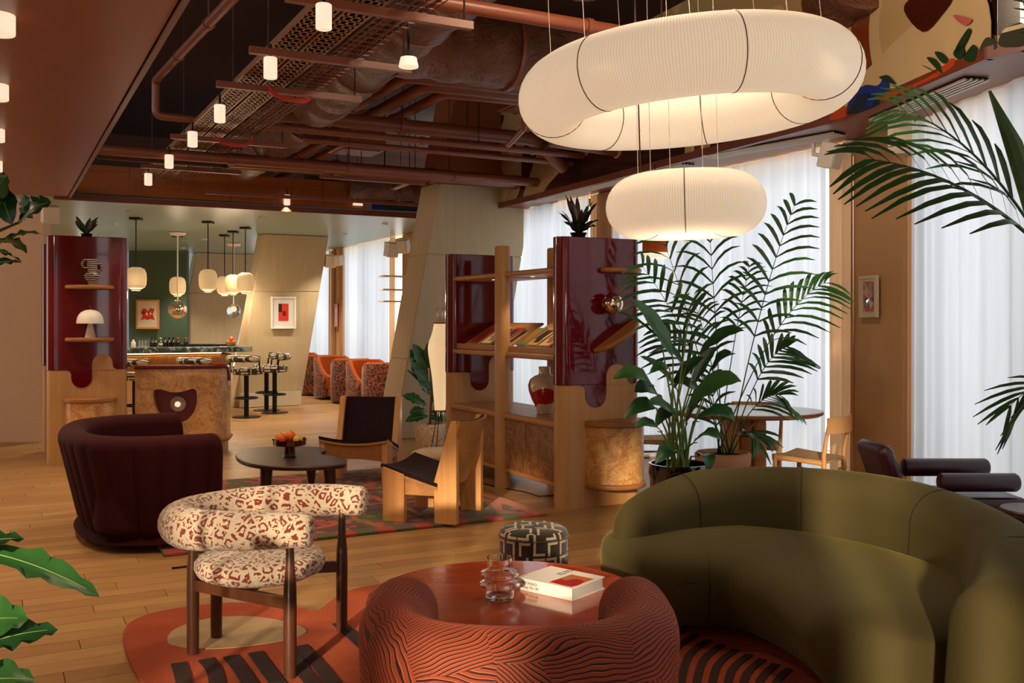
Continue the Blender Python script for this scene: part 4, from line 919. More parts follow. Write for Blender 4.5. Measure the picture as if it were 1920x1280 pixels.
# ================================================================= pouf
t = T('beige_pouf', 'round beige upholstered pouf between the two oak lounge chairs', 'stool', (-.63, 8.36, .022))
MB().lathe([(0, 0), (.21, 0), (.225, .02), (.225, .27), (.22, .29), (0, .29)], 40).build('drum', m_beigef, t, ang=60); MB().lathe([(0, .29), (.225, .29), (.235, .31), (.228, .345), (.18, .365), (0, .37)], 40).build('seat_cushion', m_beigef, t, ang=80)

# ================================================================= shelving towers
yawB = atan2(B.y, B.x)
def tower_poly(w_, z0, up=True):
    """s-shaped joint as outline points left to right (x, z)"""
    pts = [(0, z0), (.10, z0)]
    def arc(cx, cz, r, a0, a1, n=8): return [(cx + r * cos(radians(a0 + (a1 - a0) * i / n)), cz + r * sin(radians(a0 + (a1 - a0) * i / n))) for i in range(n + 1)]
    pts += arc(.20, z0 - .05, .05, 90, 0) ; pts = [(0, z0)] + arc(.175, z0 - .05, .05, 90, 0)
    pts += arc(.325, z0 - .085, .10, 180, 360); pts += arc(.525, z0 + .065, .10, 180, 0); pts += arc(.675, z0 + .05, .05, 180, 270); pts += [(w_, z0)]
    return pts
def tower(name, lab, a0, b0, htop, w_=.775, th=.17, par=None, base=0.012):
    t = par
    r_ = th / 2
    def stad(x0, x1, g=0):   # stadium outline in local (x along B, y along A)
        out = []
        for i in range(13): q = -pi / 2 + pi * i / 12; out.append((x1 - r_ + (r_ + g) * cos(q), r_ + (r_ + g) * sin(q)))
        for i in range(13): q = pi / 2 + pi * i / 12; out.append((x0 + r_ + (r_ + g) * cos(q), r_ + (r_ + g) * sin(q)))
        return out
    lo = Matrix.Translation((0, 0, 0))
    return stad
def build_tower(t, ox, oy, htop, w_=.775, th=.17, z0=.98, shelves=(), tag_='panel'):
    """oak lower panel, lacquered upper panel with interlocking tongue; local x = across, y = back"""
    r_ = th / 2
    def stad(g=0):
        out = []
        for i in range(13): q = -pi / 2 + pi * i / 12; out.append((ox + w_ - r_ + (r_ + g) * cos(q), oy + r_ + (r_ + g) * sin(q)))
        for i in range(13): q = pi / 2 + pi * i / 12; out.append((ox + r_ + (r_ + g) * cos(q), oy + r_ + (r_ + g) * sin(q)))
        return out
    MB().prism(stad(), .0, z0).build('oak_lower_panel', m_oak, t, ang=30)
    MB().prism(stad(.006), z0, htop).build('lacquered_upper_panel', m_lacq, t, bev=.006, ang=30)
    for side in (-1, 1):
        yy = oy - .007 if side < 0 else oy + th + .007
        jp = tower_poly(w_, z0); m_ = max(range(len(jp)), key=lambda i: -jp[i][1]); 
        tongue = [p for p in jp if p[0] <= .4251 and p[0] > .12]; arch = [p for p in jp if p[0] >= .4249 and p[0] < w_ - .05]
        def side_plate(pl, nm, mt, e=0): MB().plate([(x + ox, z) for x, z in pl], (0, yy + (.0 if side < 0 else 0), 0), (1, 0, 0), (0, 0, 1), -.009 if side < 0 else .0) if False else None
        for pl, nm, mt in ((tongue + [(.425, z0 + .002)], 'lacquer_tongue', m_lacq), (arch + [(.425, z0 - .002)] if False else [(.425, z0 - .002)] + arch, 'oak_tongue', m_oak)):
            q = [(x + ox, z) for x, z in pl]; th_ = .010 if nm[0] == 'l' else .012
            n = len(q); y1 = yy; y2 = yy + (-side) * th_ * 1.0
            vs = [(x, y1, z) for x, z in q] + [(x, y2, z) for x, z in q]
            MB().add(vs, [tuple(range(n)), tuple(range(n, 2 * n))] + [(i, (i + 1) % n, n + (i + 1) % n, n + i) for i in range(n)]).build(nm, mt, t, smooth=False)
def halfdisc(cx, cy, rx, ry, n=20): return [(cx - rx * cos(pi * i / n), cy - ry * sin(pi * i / n)) for i in range(n + 1)]
def ledge(t, cx, cy, rx, ry, z, th=.045, name='round_shelf', mat=None):
    MB().prism(halfdisc(cx, cy, rx, ry), z - th, z).build(name, mat or m_oakr, t, bev=.018)
def drum(t, cx, cy, rx, ry, z0, z1):
    MB().prism(halfdisc(cx, cy, rx - .015, ry - .015), z0, z1 - .05).build('burl_drum', m_burl if cx < 0 else m_burl, t)
    ledge(t, cx, cy, rx + .005, ry + .005, z1, .055, 'drum_top'); ledge(t, cx, cy, rx + .004, ry + .004, z0 + .03, .045, 'drum_base_moulding')

# right bookcase -------------------------------------------------------------
bo = R(6.60, 3.93); t = T('room_divider_bookcase', 'tall bookcase with burgundy lacquer towers and oak posts between rug and windows', 'bookcase', bo, yawB)
build_tower(t, 0, 0, 2.165); build_tower(t, .02, 2.17, 2.155, w_=.74)
ledge(t, .55, -.004, .19, .17, 1.925, .042)
dr = Matrix.Rotation(radians(-32), 3, 'Y')
pl = halfdisc(0, 0, .24, .20); pts_ = [(dr @ Vector((x, y, z))) + Vector((.50, -.004, 1.37)) for z in (-.02, .022) for x, y in pl]; n = len(pl)
MB().add(pts_, [tuple(range(n)), tuple(range(n, 2 * n))] + [(i, (i + 1) % n, n + (i + 1) % n, n + i) for i in range(n)]).build('tilted_shelf', m_oakr, t, bev=.015)
drum(t, .49, .0, .27, .26, .17, .70)
for (x, y) in ((.06, 1.12), (.60, 1.12)): MB().lathe([(0, 0), (.066, 0), (.069, .01), (.069, 2.15), (.06, 2.162), (0, 2.165)], 28, (x, y, 0)).build('oak_post', m_oak, t)
MB().prism([(.06, .18), (.62, .18), (.62, 2.16), (.06, 2.16)], .17, .63).build('burl_cabinet', m_burld, t, bev=.006, smooth=False)
for k in (0, 1, 2, 3): MB().box((.056, .42 + k * .5, .40), (.008, .485, .43)).build('cabinet_door', m_burld, t, bev=.003)
MB().prism([(.03, .16), (.66, .16), (.66, 2.17), (.03, 2.17)], .625, .682).build('cabinet_top', m_oakx, t, bev=.022)
MB().prism([(.05, .18), (.64, .18), (.64, 2.16), (.05, 2.16)], .15, .19).build('cabinet_base', m_oakx, t, bev=.012)
for z_ in (1.93, 1.215):
    for y0_, y1_ in ((.17, 1.05), (1.19, 2.17)): MB().prism([(.05, y0_), (.62, y0_), (.62, y1_), (.05, y1_)], z_ - .045, z_).build('shelf', m_oakx, t, bev=.014)
for y0_, y1_ in ((.18, 1.05), (1.19, 2.165)):
    MB().add([(.12, y0_, 1.235), (.12, y1_, 1.235), (.52, y1_, 1.475), (.52, y0_, 1.475), (.13, y0_, 1.22), (.13, y1_, 1.22), (.53, y1_, 1.46), (.53, y0_, 1.46)], [(0, 1, 2, 3), (7, 6, 5, 4), (0, 4, 5, 1), (1, 5, 6, 2), (2, 6, 7, 3), (3, 7, 4, 0)]).build('display_slope', m_oakx, t, smooth=False)
    MB().box((.10, (y0_ + y1_) / 2, 1.245), (.03, y1_ - y0_, .05)).build('book_lip', m_oakx, t, bev=.006)
for yy_ in (.45, .85, 1.6):
    l_ = MB().lathe([(0, 1.878), (.018, 1.878), (.018, 1.886), (0, 1.886)], 14, (.22, yy_, 0)).build('shelf_spotlight', m_lightw, t, smooth=False); bulb(l_, (.22, yy_, 1.87), 9, .02, (1, .72, .42), 'SPOT')
# books leaning on the slope
bk = [(.30, '#2a3526', '#c9a77b', 'dark book with a green cover on the near slope'), (.52, '#c7a26e', '#6b3a1c', 'tan picture book with brown figures on the near slope'), (.74, '#b98a5e', '#1d1a17', 'brown book with a black edge on the near slope'), (.94, '#6d7b56', '#a8742f', 'green and ochre book beside the oak post'),
      (1.36, '#b4161a', '#20120e', 'bright red book with a black picture left of the oak post'), (1.62, '#d8c49c', '#8c6a40', 'cream book standing next to the red one'), (1.88, '#8c2018', '#5a1410', 'dark red book at the far end of the slope')]
for y, c1, c2, lab in bk:
    sl = atan2(.24, .40); p = Vector((.27, y, 1.337)); r3 = Matrix.Rotation(yawB, 3, 'Z'); wp = r3 @ p + bo
    tb = T('display_book', lab, 'book', wp, yawB, 'books leaning on the slope'); rr = Matrix.Rotation(-sl, 3, 'Y')
    MB().box(rr @ Vector((0, 0, .012)), (.27, .17, .018), rot=rr).build('pages', m_pages, tb, smooth=False); MB().box(rr @ Vector((0, 0, .023)), (.28, .178, .004), rot=rr).build('cover', plain('book_cover', c1, .4), tb, smooth=False)
    MB().box(rr @ Vector((.03, .01, .0262)), (.15, .11, .0015), rot=rr).build('cover_shape', plain('cover_print', c2, .4), tb, smooth=False); MB().box(rr @ Vector((-.07, -.02, .0262)), (.05, .08, .0015), rot=rr).build('cover_shape', plain('cover_print', c2, .4), tb, smooth=False)
# chrome globe
r3 = Matrix.Rotation(yawB, 3, 'Z'); p = r3 @ Vector((.42, -.10, 1.63)) + bo; t = T('chrome_globe_lamp', 'mirror chrome ball wall lamp on the near lacquered tower', 'lamp', p)
MB().sphere((0, 0, 0), .088, 32).build('mirror_ball', m_chrome, t, ang=80); q = r3 @ Vector((0, .09, 0)); MB().tube([q * .85, q * 1.05], .03, 16).build('wall_mount', m_chrome, t)
# patterned vase
p = r3 @ Vector((.30, .78, .682)) + bo; t = T('patterned_vase', 'cream speckled vase with big red brush shapes on the bookcase cabinet', 'vase', p)
MB().lathe([(0, 0), (.062, 0), (.066, .006), (.075, .05), (.115, .13), (.140, .2), (.145, .25), (.13, .30), (.09, .33), (.055, .343), (.05, .36), (.051, .405), (.056, .412), (.048, .412), (.044, .36), (0, .34)], 56).build('vase_body', m_dot, t, ang=60)
# left tower bookcase --------------------------------------------------------
bo2 = R(11.05, .45); t = T('left_tower_bookcase', 'tall burgundy lacquer and oak shelf tower behind the burgundy sofa', 'bookcase', bo2, yawB)
build_tower(t, 0, 0, 2.375); build_tower(t, 0, 1.22, 2.37)
ledge(t, .40, -.004, .24, .18, 1.865); ledge(t, .40, -.004, .24, .18, 1.32)
drum(t, .41, .0, .26, .26, .15, .70)
MB().prism([(.06, .17), (.7, .17), (.7, 1.22), (.06, 1.22)], .17, .68).build('burl_cabinet', m_burl, t, bev=.01); 
for z_ in (1.2, 1.9): MB().prism([(.08, .17), (.65, .17), (.65, 1.22), (.08, 1.22)], z_ - .04, z_).build('shelf', m_oakx, t, bev=.012)
def on2(x, y, z): return Matrix.Rotation(yawB, 3, 'Z') @ Vector((x, y, z)) + bo2
t = T('mushroom_table_lamp', 'white mushroom table lamp on the lower shelf of the left tower', 'lamp', on2(.40, -.09, 1.32))
MB().lathe([(0, 0), (.052, 0), (.053, .005), (.02, .16), (0, .16)], 28).build('cone_base', m_cream, t); MB().lathe([(0, .29), (.05, .283), (.09, .262), (.118, .225), (.13, .18), (.134, .145), (.128, .145), (.12, .19), (.09, .24), (0, .275)], 40).build('dome_shade', m_white, t, ang=60); MB().tube([(0, 0, .28), (-.005, 0, .34)], .0025, 6).build('pull_tip', m_red, t)
t = T('striped_sculpture', 'small stacked black and cream striped ceramic on the upper shelf of the left tower', 'ornament', on2(.42, -.09, 1.865))
MB().lathe([(0, 0), (.04, 0), (.045, .03), (.075, .07), (.08, .1), (.06, .13), (.035, .135), (0, .135)], 28).build('lower_pot', m_zebra, t); MB().lathe([(0, .13), (.045, .13), (.05, .2), (.052, .27), (0, .27)], 28).build('upper_pot', m_zebra, t)
for x, z_ in ((-.06, .22), (.06, .18)): MB().tube([(x * 1.0 + .045 * cos(q), 0, z_ + .04 * sin(q)) for q in (2 * pi * i / 16 for i in range(16))], .014, 8, loop=True).build('loop_handle', m_zebra, t)

# ================================================================= burl reception cabinet
bo3 = Vector((-4.16, 10.72, 0)); t = T('burl_niche_cabinet', 'rounded burl wood cabinet with a shield-shaped lit niche and burgundy top rail', 'cabinet', bo3, yawB - .3)
W_, DP, HT = .97, .5, .97
# front with niche hole
outer = [(.0, .16), (W_ - .2, .16), (W_ - .2, HT), (0, HT)]
hole = smoothpoly([(.20, .72), (.24, .735), (.30, .725), (.38, .70), (.46, .70), (.54, .715), (.60, .735), (.645, .72), (.655, .66), (.65, .55), (.60, .44), (.52, .37), (.43, .345), (.34, .37), (.25, .45), (.205, .56), (.195, .66)], 3)
bm = bmesh.new(); ov = [bm.verts.new((x, 0, z)) for x, z in outer]; hv = [bm.verts.new((p.x, 0, p.y)) for p in hole]
es = [bm.edges.new((ov[i], ov[(i + 1) % 4])) for i in range(4)] + [bm.edges.new((hv[i], hv[(i + 1) % len(hv)])) for i in range(len(hv))]
bmesh.ops.triangle_fill(bm, use_beauty=True, edges=es); me = bpy.data.meshes.new('burl_front'); bm.to_mesh(me); bm.free(); me.materials.append(m_burl.m)
o = bpy.data.objects.new('burl_front', me); COL.objects.link(o); o.parent = t
n = len(hole); MB().grid([[(p.x, 0, p.y) for p in hole], [(p.x, .16, p.y) for p in hole]], True, False).build('niche_edge', m_burl, t)
MB().add([(p.x, .155, p.y) for p in hole], [tuple(range(n))]).build('niche_back', m_burgpaint, t, smooth=False)
side = [(W_ - .2 + .2 * sin(pi / 2 * i / 10), .2 - .2 * cos(pi / 2 * i / 10)) for i in range(11)] + [(W_, DP), (0, DP), (0, .0)]
MB().grid([[(x, y, .16) for x, y in side], [(x, y, HT) for x, y in side]], False, False).build('burl_wrap', m_burl, t, ang=50)
sd2 = [(x, y) for x, y in side]; MB().prism(sd2, HT - .02, HT - .0).build('cabinet_top', m_burl, t, smooth=False)
MB().prism([(x * .96 + .015, y * .95 + .02) for x, y in side], 0, .16).build('oak_plinth', m_oak, t, smooth=False)
MB().tube([(x, y - 0.0, .155) for x, y in [(0, 0)] + side[:11] + [(W_, DP)]], .026, 12).build('base_moulding', m_oakr, t)
rl = [(-.0, 0, HT + .012)] + [(x, y, HT + .012) for x, y in side[:8]]; MB().tube([Vector(p) for p in rl] + [(W_ - .01, .17, HT - .02), (W_ + .004, .2, HT - .1), (W_ + .006, .2, HT - .17)], .024, 12).build('burgundy_top_rail', m_burgpaint, t)
MB().tube([(W_ + .006, .2, HT - .16), (W_ + .006, .2, HT - .21)], .025, 12).build('rail_end', m_white, t)
t2 = T('niche_glass_lamp', 'round textured glass lamp inside the burl cabinet niche', 'lamp', Matrix.Rotation(yawB - .3, 3, 'Z') @ Vector((.44, .10, .56)) + bo3, yawB - .3)
m_disc = M('sparkling_glass_disc', (.9, .85, .78, 1), .2, .8); v = m_disc.co(); m_disc.bump(m_disc.noise(v, 160, 3), 1.0, .02)
MB().add([(.085 * cos(2 * pi * i / 32), .02, .085 * sin(2 * pi * i / 32)) for i in range(32)] + [(.085 * cos(2 * pi * i / 32), 0, .085 * sin(2 * pi * i / 32)) for i in range(32)] + [(.04 * cos(2 * pi * i / 32), -.03, .04 * sin(2 * pi * i / 32)) for i in range(32)],
    [tuple(range(32))[::-1], tuple(range(64, 96))] + [(k * 32 + i, k * 32 + (i + 1) % 32, k * 32 + 32 + (i + 1) % 32, k * 32 + 32 + i) for k in (0, 1) for i in range(32)]).build('glass_disc', m_disc, t2)
MB().add([(.03 * cos(2 * pi * i / 24), -.034, .03 * sin(2 * pi * i / 24)) for i in range(24)], [tuple(range(24))]).build('lit_centre', m_lightw, t2)
# ================================================================= bar
b0 = R(0, 0); 
# bar front line: left (236) to right (480)
pL = D(190, 770, 14.55); pR = Vector((pL.x + B.x * 2.62, pL.y + B.y * 2.62, 0)); t = T('bar_counter', 'long bar with a green marble top and amber-lit ribbed front', 'bar counter', (pL.x, pL.y, 0), yawB)
MB().prism([(-.5, .0), (1.8, 0), (2.3, .02), (2.3, .25)] if False else [(-.6, 0), (1.75, 0), (1.93, .12), (1.97, .3), (1.97, 1.0), (-.6, 1.0)], .0, .96).build('bar_body', m_oak, t, smooth=False)
m = MB()
for i in range(92): m.box((-.6 + i * .0255, -.008, .55), (.014, .016, .82))
m.build('ribbed_front', m_oaklo, t, smooth=False, kind='stuff')
MB().prism(smp := [(-.6, -.22), (1.9, -.22), (2.16, -.16), (2.24, .0), (2.24, 1.05), (-.6, 1.05)], 1.0, 1.085).build('marble_top', m_marble, t, bev=.012)
MB().box((.6, -.03, .985), (2.3, .02, .012)).build('light_strip', m_led, t, smooth=False)
MB().box((.6, -.012, .06), (2.4, .02, .12)).build('kick_plate', M('brushed_steel', (.75, .75, .75, 1), .25, 1.0), t, smooth=False)
def onbar(u, y=.15, z=1.085):   # point on the bar top seen at pixel column u
    r3 = Matrix.Rotation(yawB, 3, 'Z'); k = (u - CX) / F
    # solve along local x
    o = Vector((pL.x, pL.y, 0)) + r3 @ Vector((0, y, 0)); x = (k * o.y - o.x) / (B.x - k * B.y); return o + Vector((B.x, B.y, 0)) * x + Vector((0, 0, z))
bots = [(253, .05, 'a'), (289, .17, 'b'), (298, .16, 'b'), (312, .17, 'b'), (321, .16, 'b'), (331, .17, 'b')]
cols = ['clear', 'dark', 'dark', 'cream', 'dark', 'dark', 'dark', 'amber', 'amber']
us = [250, 285, 291, 301, 309, 317, 325, 334, 349]
adj = ['clear glass decanter at the left end of the bar row', 'first dark bottle right of the glasses on the bar', 'second dark bottle right of the glasses on the bar', 'cream-labelled bottle in the bar row', 'dark bottle just right of the cream-labelled one', 'dark green bottle in the middle of the bar row', 'dark bottle left of the amber one on the bar', 'amber-necked bottle in the bar row', 'last amber-necked bottle standing apart at the right of the row']
for u, k, lab in zip(us, cols, adj):
    p = onbar(u, .35); mt = {'clear': m_white, 'dark': m_bottle, 'cream': m_bottle, 'amber': m_bottle}[k]; h_ = .14
    tb = T('bar_bottle', lab, 'bottle', p, 0, 'bottles on the bar'); MB().lathe([(0, 0), (.034, 0), (.035, .006), (.035, h_ * .5), (.014, h_ * .68), (.013, h_), (0, h_)], 14).build('bottle_body', mt, tb); MB().lathe([(0, h_ * .85), (.0145, h_ * .85), (.0145, h_ + .002), (0, h_ + .002)], 12).build('cap', {'amber': m_fruit, 'cream': m_cream}.get(k, m_black), tb)
    if k == 'cream': MB().lathe([(.0355, .02), (.0355, .06), (.036, .06), (.036, .02)], 14).build('paper_label', m_cream, tb)
for i, u in enumerate((264, 270, 276)):
    o = MB().lathe([(0, 0), (.026, 0), (.03, .1), (.028, .1), (.024, .005), (0, .005)], 14).build('drinking_glass', m_glass); o.location = onbar(u, .3); tag(o, ['left tumbler on the bar', 'middle tumbler on the bar', 'right tumbler on the bar'][i] + ' left of the bottles', 'glass', 'tumblers on the bar')
p = onbar(432, .1); o = MB().lathe([(0, 0), (.03, 0), (.06, .02), (.085, .07), (.08, .07), (.05, .02), (0, .012)], 24).build('wooden_bowl', m_terra); o.location = p; tag(o, 'small terracotta bowl of fruit at the right end of the bar', 'bowl')
for i, (dx, dz) in enumerate(((.02, .115), (-.02, .065), (.045, .065))):
    o = MB().sphere((0, 0, 0), .036, 12).build('orange', m_fruit); o.location = p + Vector((dx, 0, dz)); tag(o, ['orange heaped on top of the bar bowl', 'left orange inside the bar bowl', 'right orange inside the bar bowl'][i], 'fruit')
p = onbar(385, .5, 1.10); o = MB().box((0, 0, 0), (.9, .3, .03), yawB).build('black_tray', m_black, bev=.006); o.location = p; tag(o, 'long black serving tray lying on the bar', 'tray')
# stools
def bstool(lab, x, y, rz):
    t = T('bar_stool', lab, 'bar stool', (x, y, 0), rz, 'maze print bar stools at the bar')
    MB().lathe([(0, 0), (.215, 0), (.215, .012), (.03, .02), (0, .02)], 32).build('base_disc', m_black, t); MB().lathe([(0, .015), (.037, .015), (.037, .68), (0, .68)], 16).build('post', m_black, t)
    MB().tube([(.17 * cos(q), .17 * sin(q), .30) for q in (2 * pi * i / 28 for i in range(28))], .013, 8, loop=True).build('foot_ring', m_black, t)
    MB().box((0, 0, .30), (.34, .03, .01)).build('foot_ring_spoke', m_black, t, smooth=False)
    MB().lathe([(0, .66), (.2, .66), (.215, .675), (.215, .745), (.195, .765), (0, .775)], 36).build('seat', m_mazes, t, ang=60)
    for s in (-1, 1): MB().tube([(.05, s * .16, .675), (.04, s * .235, .68), (-.04, s * .245, .72), (-.06, s * .245, .86), (-.12, s * .235, .90), (-.2, s * .17, .905)], .013, 8).build('arm_tube', m_black, t)
    MB().tube(smoothpoly([(-.08, -.24, .91), (-.17, -.17, .91), (-.215, 0, .91), (-.17, .17, .91), (-.08, .24, .91)], 4, False), .055, 14).build('back_bolster', m_mazeb, t)
    return t
s0 = bstool('bar stool nearest the bar end, its back bolster seen full on', -4.10, 15.0, radians(78)); 
dup(s0, (-4.08, 16.15, 0), radians(-160), 'bar stool farthest back, half hidden behind the other two')
dup(s0, (-3.84, 15.72, 0), radians(195), 'rightmost bar stool, turned sideways, at the end of the bar')
def at_u(u, d): return (u - CX) / F * d
dup(s0, (at_u(253, 13.7), 13.7, 0), radians(80), 'bar stool directly right of the left burgundy tower'); dup(s0, (at_u(371, 14.2), 14.2, 0), radians(80), 'bar stool whose back peeps over the burl cabinet')
# pendants
pend = [(255, 408, 501, 543, 19), (333, 441, 519, 554, 15), (390, 415, 505, 546, 17), (421, 440, 518, 553, 14.5), (437, 433, 515, 551, 15), (460, 426, 511, 549, 16)]
plab = ['leftmost lantern pendant, right beside the lacquered tower', 'lantern pendant hanging in front of the green wall above the glass globe', 'lantern pendant alone in the middle over the bar', 'small pale lantern pendant behind two others', 'lantern pendant in the middle of the cluster of three', 'rightmost lantern pendant in front of the tilted column']
tp = None
for (u, vc, v0, v1, hw), lab in zip(pend, plab):
    d = F * (3.0 - H) / (HY - vc); x = at_u(u, d); zt = H - (v0 - HY) / F * d; zb = H - (v1 - HY) / F * d; r = hw / F * d; h_ = zt - zb
    t = T('lantern_pendant', lab, 'pendant lamp', (x, d, zb), 0, 'paper lantern pendants over the bar')
    MB().lathe([(0, 0), (r * .42, 0), (r * .5, h_ * .03), (r * .82, h_ * .10), (r * .97, h_ * .25), (r, h_ * .5), (r * .97, h_ * .75), (r * .8, h_ * .92), (r * .45, h_), (0, h_)], 32).build('paper_shade', m_lantern, t, ang=70)
    bulb(t, (0, 0, -.06), 14, .06); MB().lathe([(0, -.012), (r * .42, -.012), (r * .42, .002), (0, .002)], 20).build('bottom_ring', m_terra, t)
    MB().tube([(0, 0, h_), (0, 0, 3.0 - zb)], .008, 6).build('rod', m_black, t); MB().box((0, 0, 2.985 - zb), (.15, .15, .03)).build('canopy', m_black, t, smooth=False)
for (u, v, r, d, gl, lab) in ((333, 580, 17, 16.6, m_chrome, 'mirrored glass globe pendant under the lantern by the green wall'), (438, 583, 13, 19, m_glass, 'clear glass globe pendant in front of the farthest column')):
    p = D(u, v, d); R_ = r / F * d; t = T('globe_pendant', lab, 'pendant lamp', p); 
    MB().sphere((0, 0, 0), R_, 28).build('globe', gl, t, ang=80); MB().tube([(0, 0, R_), (0, 0, 2.99 - p.z)], .012, 6).build('rod', m_white, t); MB().lathe([(0, 2.93 - p.z), (.12, 2.95 - p.z), (.14, 2.99 - p.z), (0, 2.99 - p.z)], 20).build('canopy', m_white, t)
    MB().sphere((0, 0, R_ * .2), R_ * .3, 12).build('bulb', m_lightw, t)
# ring lamps
def ringlamp(name, lab, c, Rr, r, nseg, roll, wires, ribs=230, ov=1.0, mt=None):
    t = T(name, lab, 'pendant lamp', c); t.rotation_euler = (0, roll, 0)
    vs = []; n = ribs * 2; m = 28
    for s in range(nseg):
        rings = []; k0 = int(n * s / nseg); k1 = int(n * (s + 1) / nseg)
        for i in range(k0, k1 + 1):
            q = 2 * pi * i / n + .35; rr = r * (1 + (.008 if i % 2 else -.004)); rr = rr if k0 < i < k1 else r * .985
            rings.append([((Rr + rr * cos(f)) * cos(q), (Rr + rr * cos(f)) * sin(q) * ov, rr * sin(f)) for f in (2 * pi * j / m for j in range(m))])
        MB().grid(rings, True, False).build('ribbed_segment', mt, t, ang=80)
        q = 2 * pi * k0 / n + .35; MB().tube([((Rr + r * 1.004 * cos(f)) * cos(q), (Rr + r * 1.004 * cos(f)) * sin(q) * ov, r * 1.004 * sin(f)) for f in (2 * pi * j / 32 for j in range(32))], .0024, 6, loop=True).build('joint_ring', m_pdark, t)
    for q in wires:
        x, y = Rr * cos(q), Rr * sin(q) * ov; MB().tube([(x, y, r * .9), (x * .93, y * .93, 4.45 - c[2])], .0016, 4).build('suspension_wire', m_white, t)
    return t
ringlamp('large_ring_lamp', 'huge glowing ribbed ring pendant lamp over the coffee table', (.90, 5.0, 2.685), .69, .178, 7, radians(-4.5), [.4, 1.3, 2.3, 3.2, 4.1, 5.0, 5.8], 380, 1.0, m_ring)
tr_ = ringlamp('small_ring_lamp', 'smaller glowing ribbed ring pendant lamp hanging beneath the huge one', (.895, 5.02, 2.09), .25, .158, 3, radians(-1.5), [.6, 1.7, 2.7, 3.8, 4.9], 200, 1.0, m_ring2)
bulb(tr_, (0, 0, 1.75), 90, .2); bulb(tr_, (0, 0, -.45), 14, .15)  # upper point light is unseen, added to brighten the ceiling above the rings
MB().tube([(-.24, -.1, .15), (-.25, -.1, 2.35)], .004, 6).build('power_cord', m_pdark, tr_)
# akari floor lamp
d = 10.2; x = at_u(825, d); t = T('paper_floor_lamp', 'slender glowing washi paper floor lamp beside the fiddle leaf fig', 'floor lamp', (x, d, 0))
prof = [(.066, 1.47), (.072, 1.42), (.09, 1.35), (.118, 1.27), (.128, 1.21), (.122, 1.13), (.105, 1.03), (.09, .93), (.078, .83), (.07, .73), (.062, .63), (.056, .55)]
fine = smoothpoly([(a_, b_) for a_, b_ in prof], 6, False); rings = []
for k, q in enumerate(fine): rings.append([((q.x * (1.0 if k % 2 else .985)) * cos(f), (q.x * (1.0 if k % 2 else .985)) * sin(f), q.y) for f in (2 * pi * j / 24 for j in range(24))])
MB().grid(rings, True, False).build('paper_shade', m_akari, t, ang=80)
for z_, r_ in ((1.47, .067), (.55, .057)): MB().lathe([(r_ - .004, z_ - .008), (r_ + .002, z_ - .008), (r_ + .002, z_ + .008), (r_ - .004, z_ + .008)], 24).build('rim_band', m_orangef, t)
bulb(t, (0, 0, .52), 3, .04); bulb(t, (0, 0, 1.56), 3, .04)
for q in (0.3, 2.4, 4.5): MB().tube([(.02 * cos(q), .02 * sin(q), .6), (.17 * cos(q), .17 * sin(q), 0)], .005, 6).build('leg', m_black, t)
MB().tube([(-.03, 0, 1.45), (-.03, 0, 1.63), (.03, 0, 1.63), (.03, 0, 1.45)], .003, 6).build('wire_handle', m_black, t); MB().tube([(0, 0, .55), (0, 0, 1.55)], .004, 6).build('centre_rod', m_black, t)
# orange pendant behind the tower
p = D(1228, 480, 9.3); t = T('orange_drum_pendant', 'orange drum pendant with a cream ring beneath, behind the near tower', 'pendant lamp', p)
MB().lathe([(0, .03), (.12, .03), (.12, .20), (0, .20)], 32).build('orange_shade', m_orangef, t); MB().lathe([(0, -.02), (.13, -.02), (.14, .0), (.14, .03), (0, .03)], 32).build('cream_ring', m_lightw, t); MB().tube([(0, 0, .2), (0, 0, 2.99 - p.z)], .005, 6).build('cord', m_black, t)
# ================================================================= club chairs by the windows
def club(lab, x, y, rz):
    t = T('orange_club_chair', lab, 'chair', (x, y, 0), rz, 'orange club chairs along the windows')
    pth = smoothpoly([(.30, -.30), (.1, -.33), (-.15, -.31), (-.30, -.17), (-.33, 0), (-.30, .17), (-.15, .31), (.1, .33), (.30, .30)], 4, False)
    def pq(tt, s, o=0, th=.10):
        k = 1 - abs(tt - .5) * 2; top = .46 + .36 * min(1, k * 1.9) ** 1.2
        return offprof(th, .04, top, .045, 3)
    m1 = sweep(pth, lambda a_, b_: [(a + .03, z) for a, z in offprof(.05, .04, .45 + .34 * min(1, (1 - abs(a_ - .5) * 2) * 1.9) ** 1.2, .02, 2)], 3, end_r=.04, shape=.08)
    m2 = sweep(pth, lambda a_, b_: [(a - .025, z) for a, z in offprof(.06, .2, .46 + .35 * min(1, (1 - abs(a_ - .5) * 2) * 1.9) ** 1.2, .028, 3)], 3, end_r=.04, shape=.08)
    m1.build('patterned_outer_shell', m_club, t, ang=60); m2.build('orange_inner_lining', m_orangef, t, ang=60)
    MB().prism(rrect(.6, .56, .12, 4, .04, 0), .06, .45).build('seat_cushion', m_orangef, t, bev=.03); MB().lathe([(0, 0), (.25, 0), (.25, .05), (0, .05)], 20).build('plinth', m_black, t); return t
def foot(u, v): k = (u - CX) / F; Y = 5.72 / (B.x * k + B.y); return k * Y, Y
c0 = club('orange club chair, open side showing, third nearest in the window row', *foot(692, 749), radians(-55))
for u, v, rz, lab in ((660, 742, 100, 'club chair showing its full patterned back, fourth in the window row'), (628, 736, -55, 'orange club chair with its open side showing beside the middle window'), (598, 730, 100, 'patterned-backed club chair, second from the far end of the row'),
                      (722, 757, 100, 'club chair partly hidden by the tilted column'), (571, 722, -55, 'farthest orange club chair just emerging from behind the far column')):
    x, y = foot(u, v); dup(c0, (x, y, 0), radians(rz), lab)
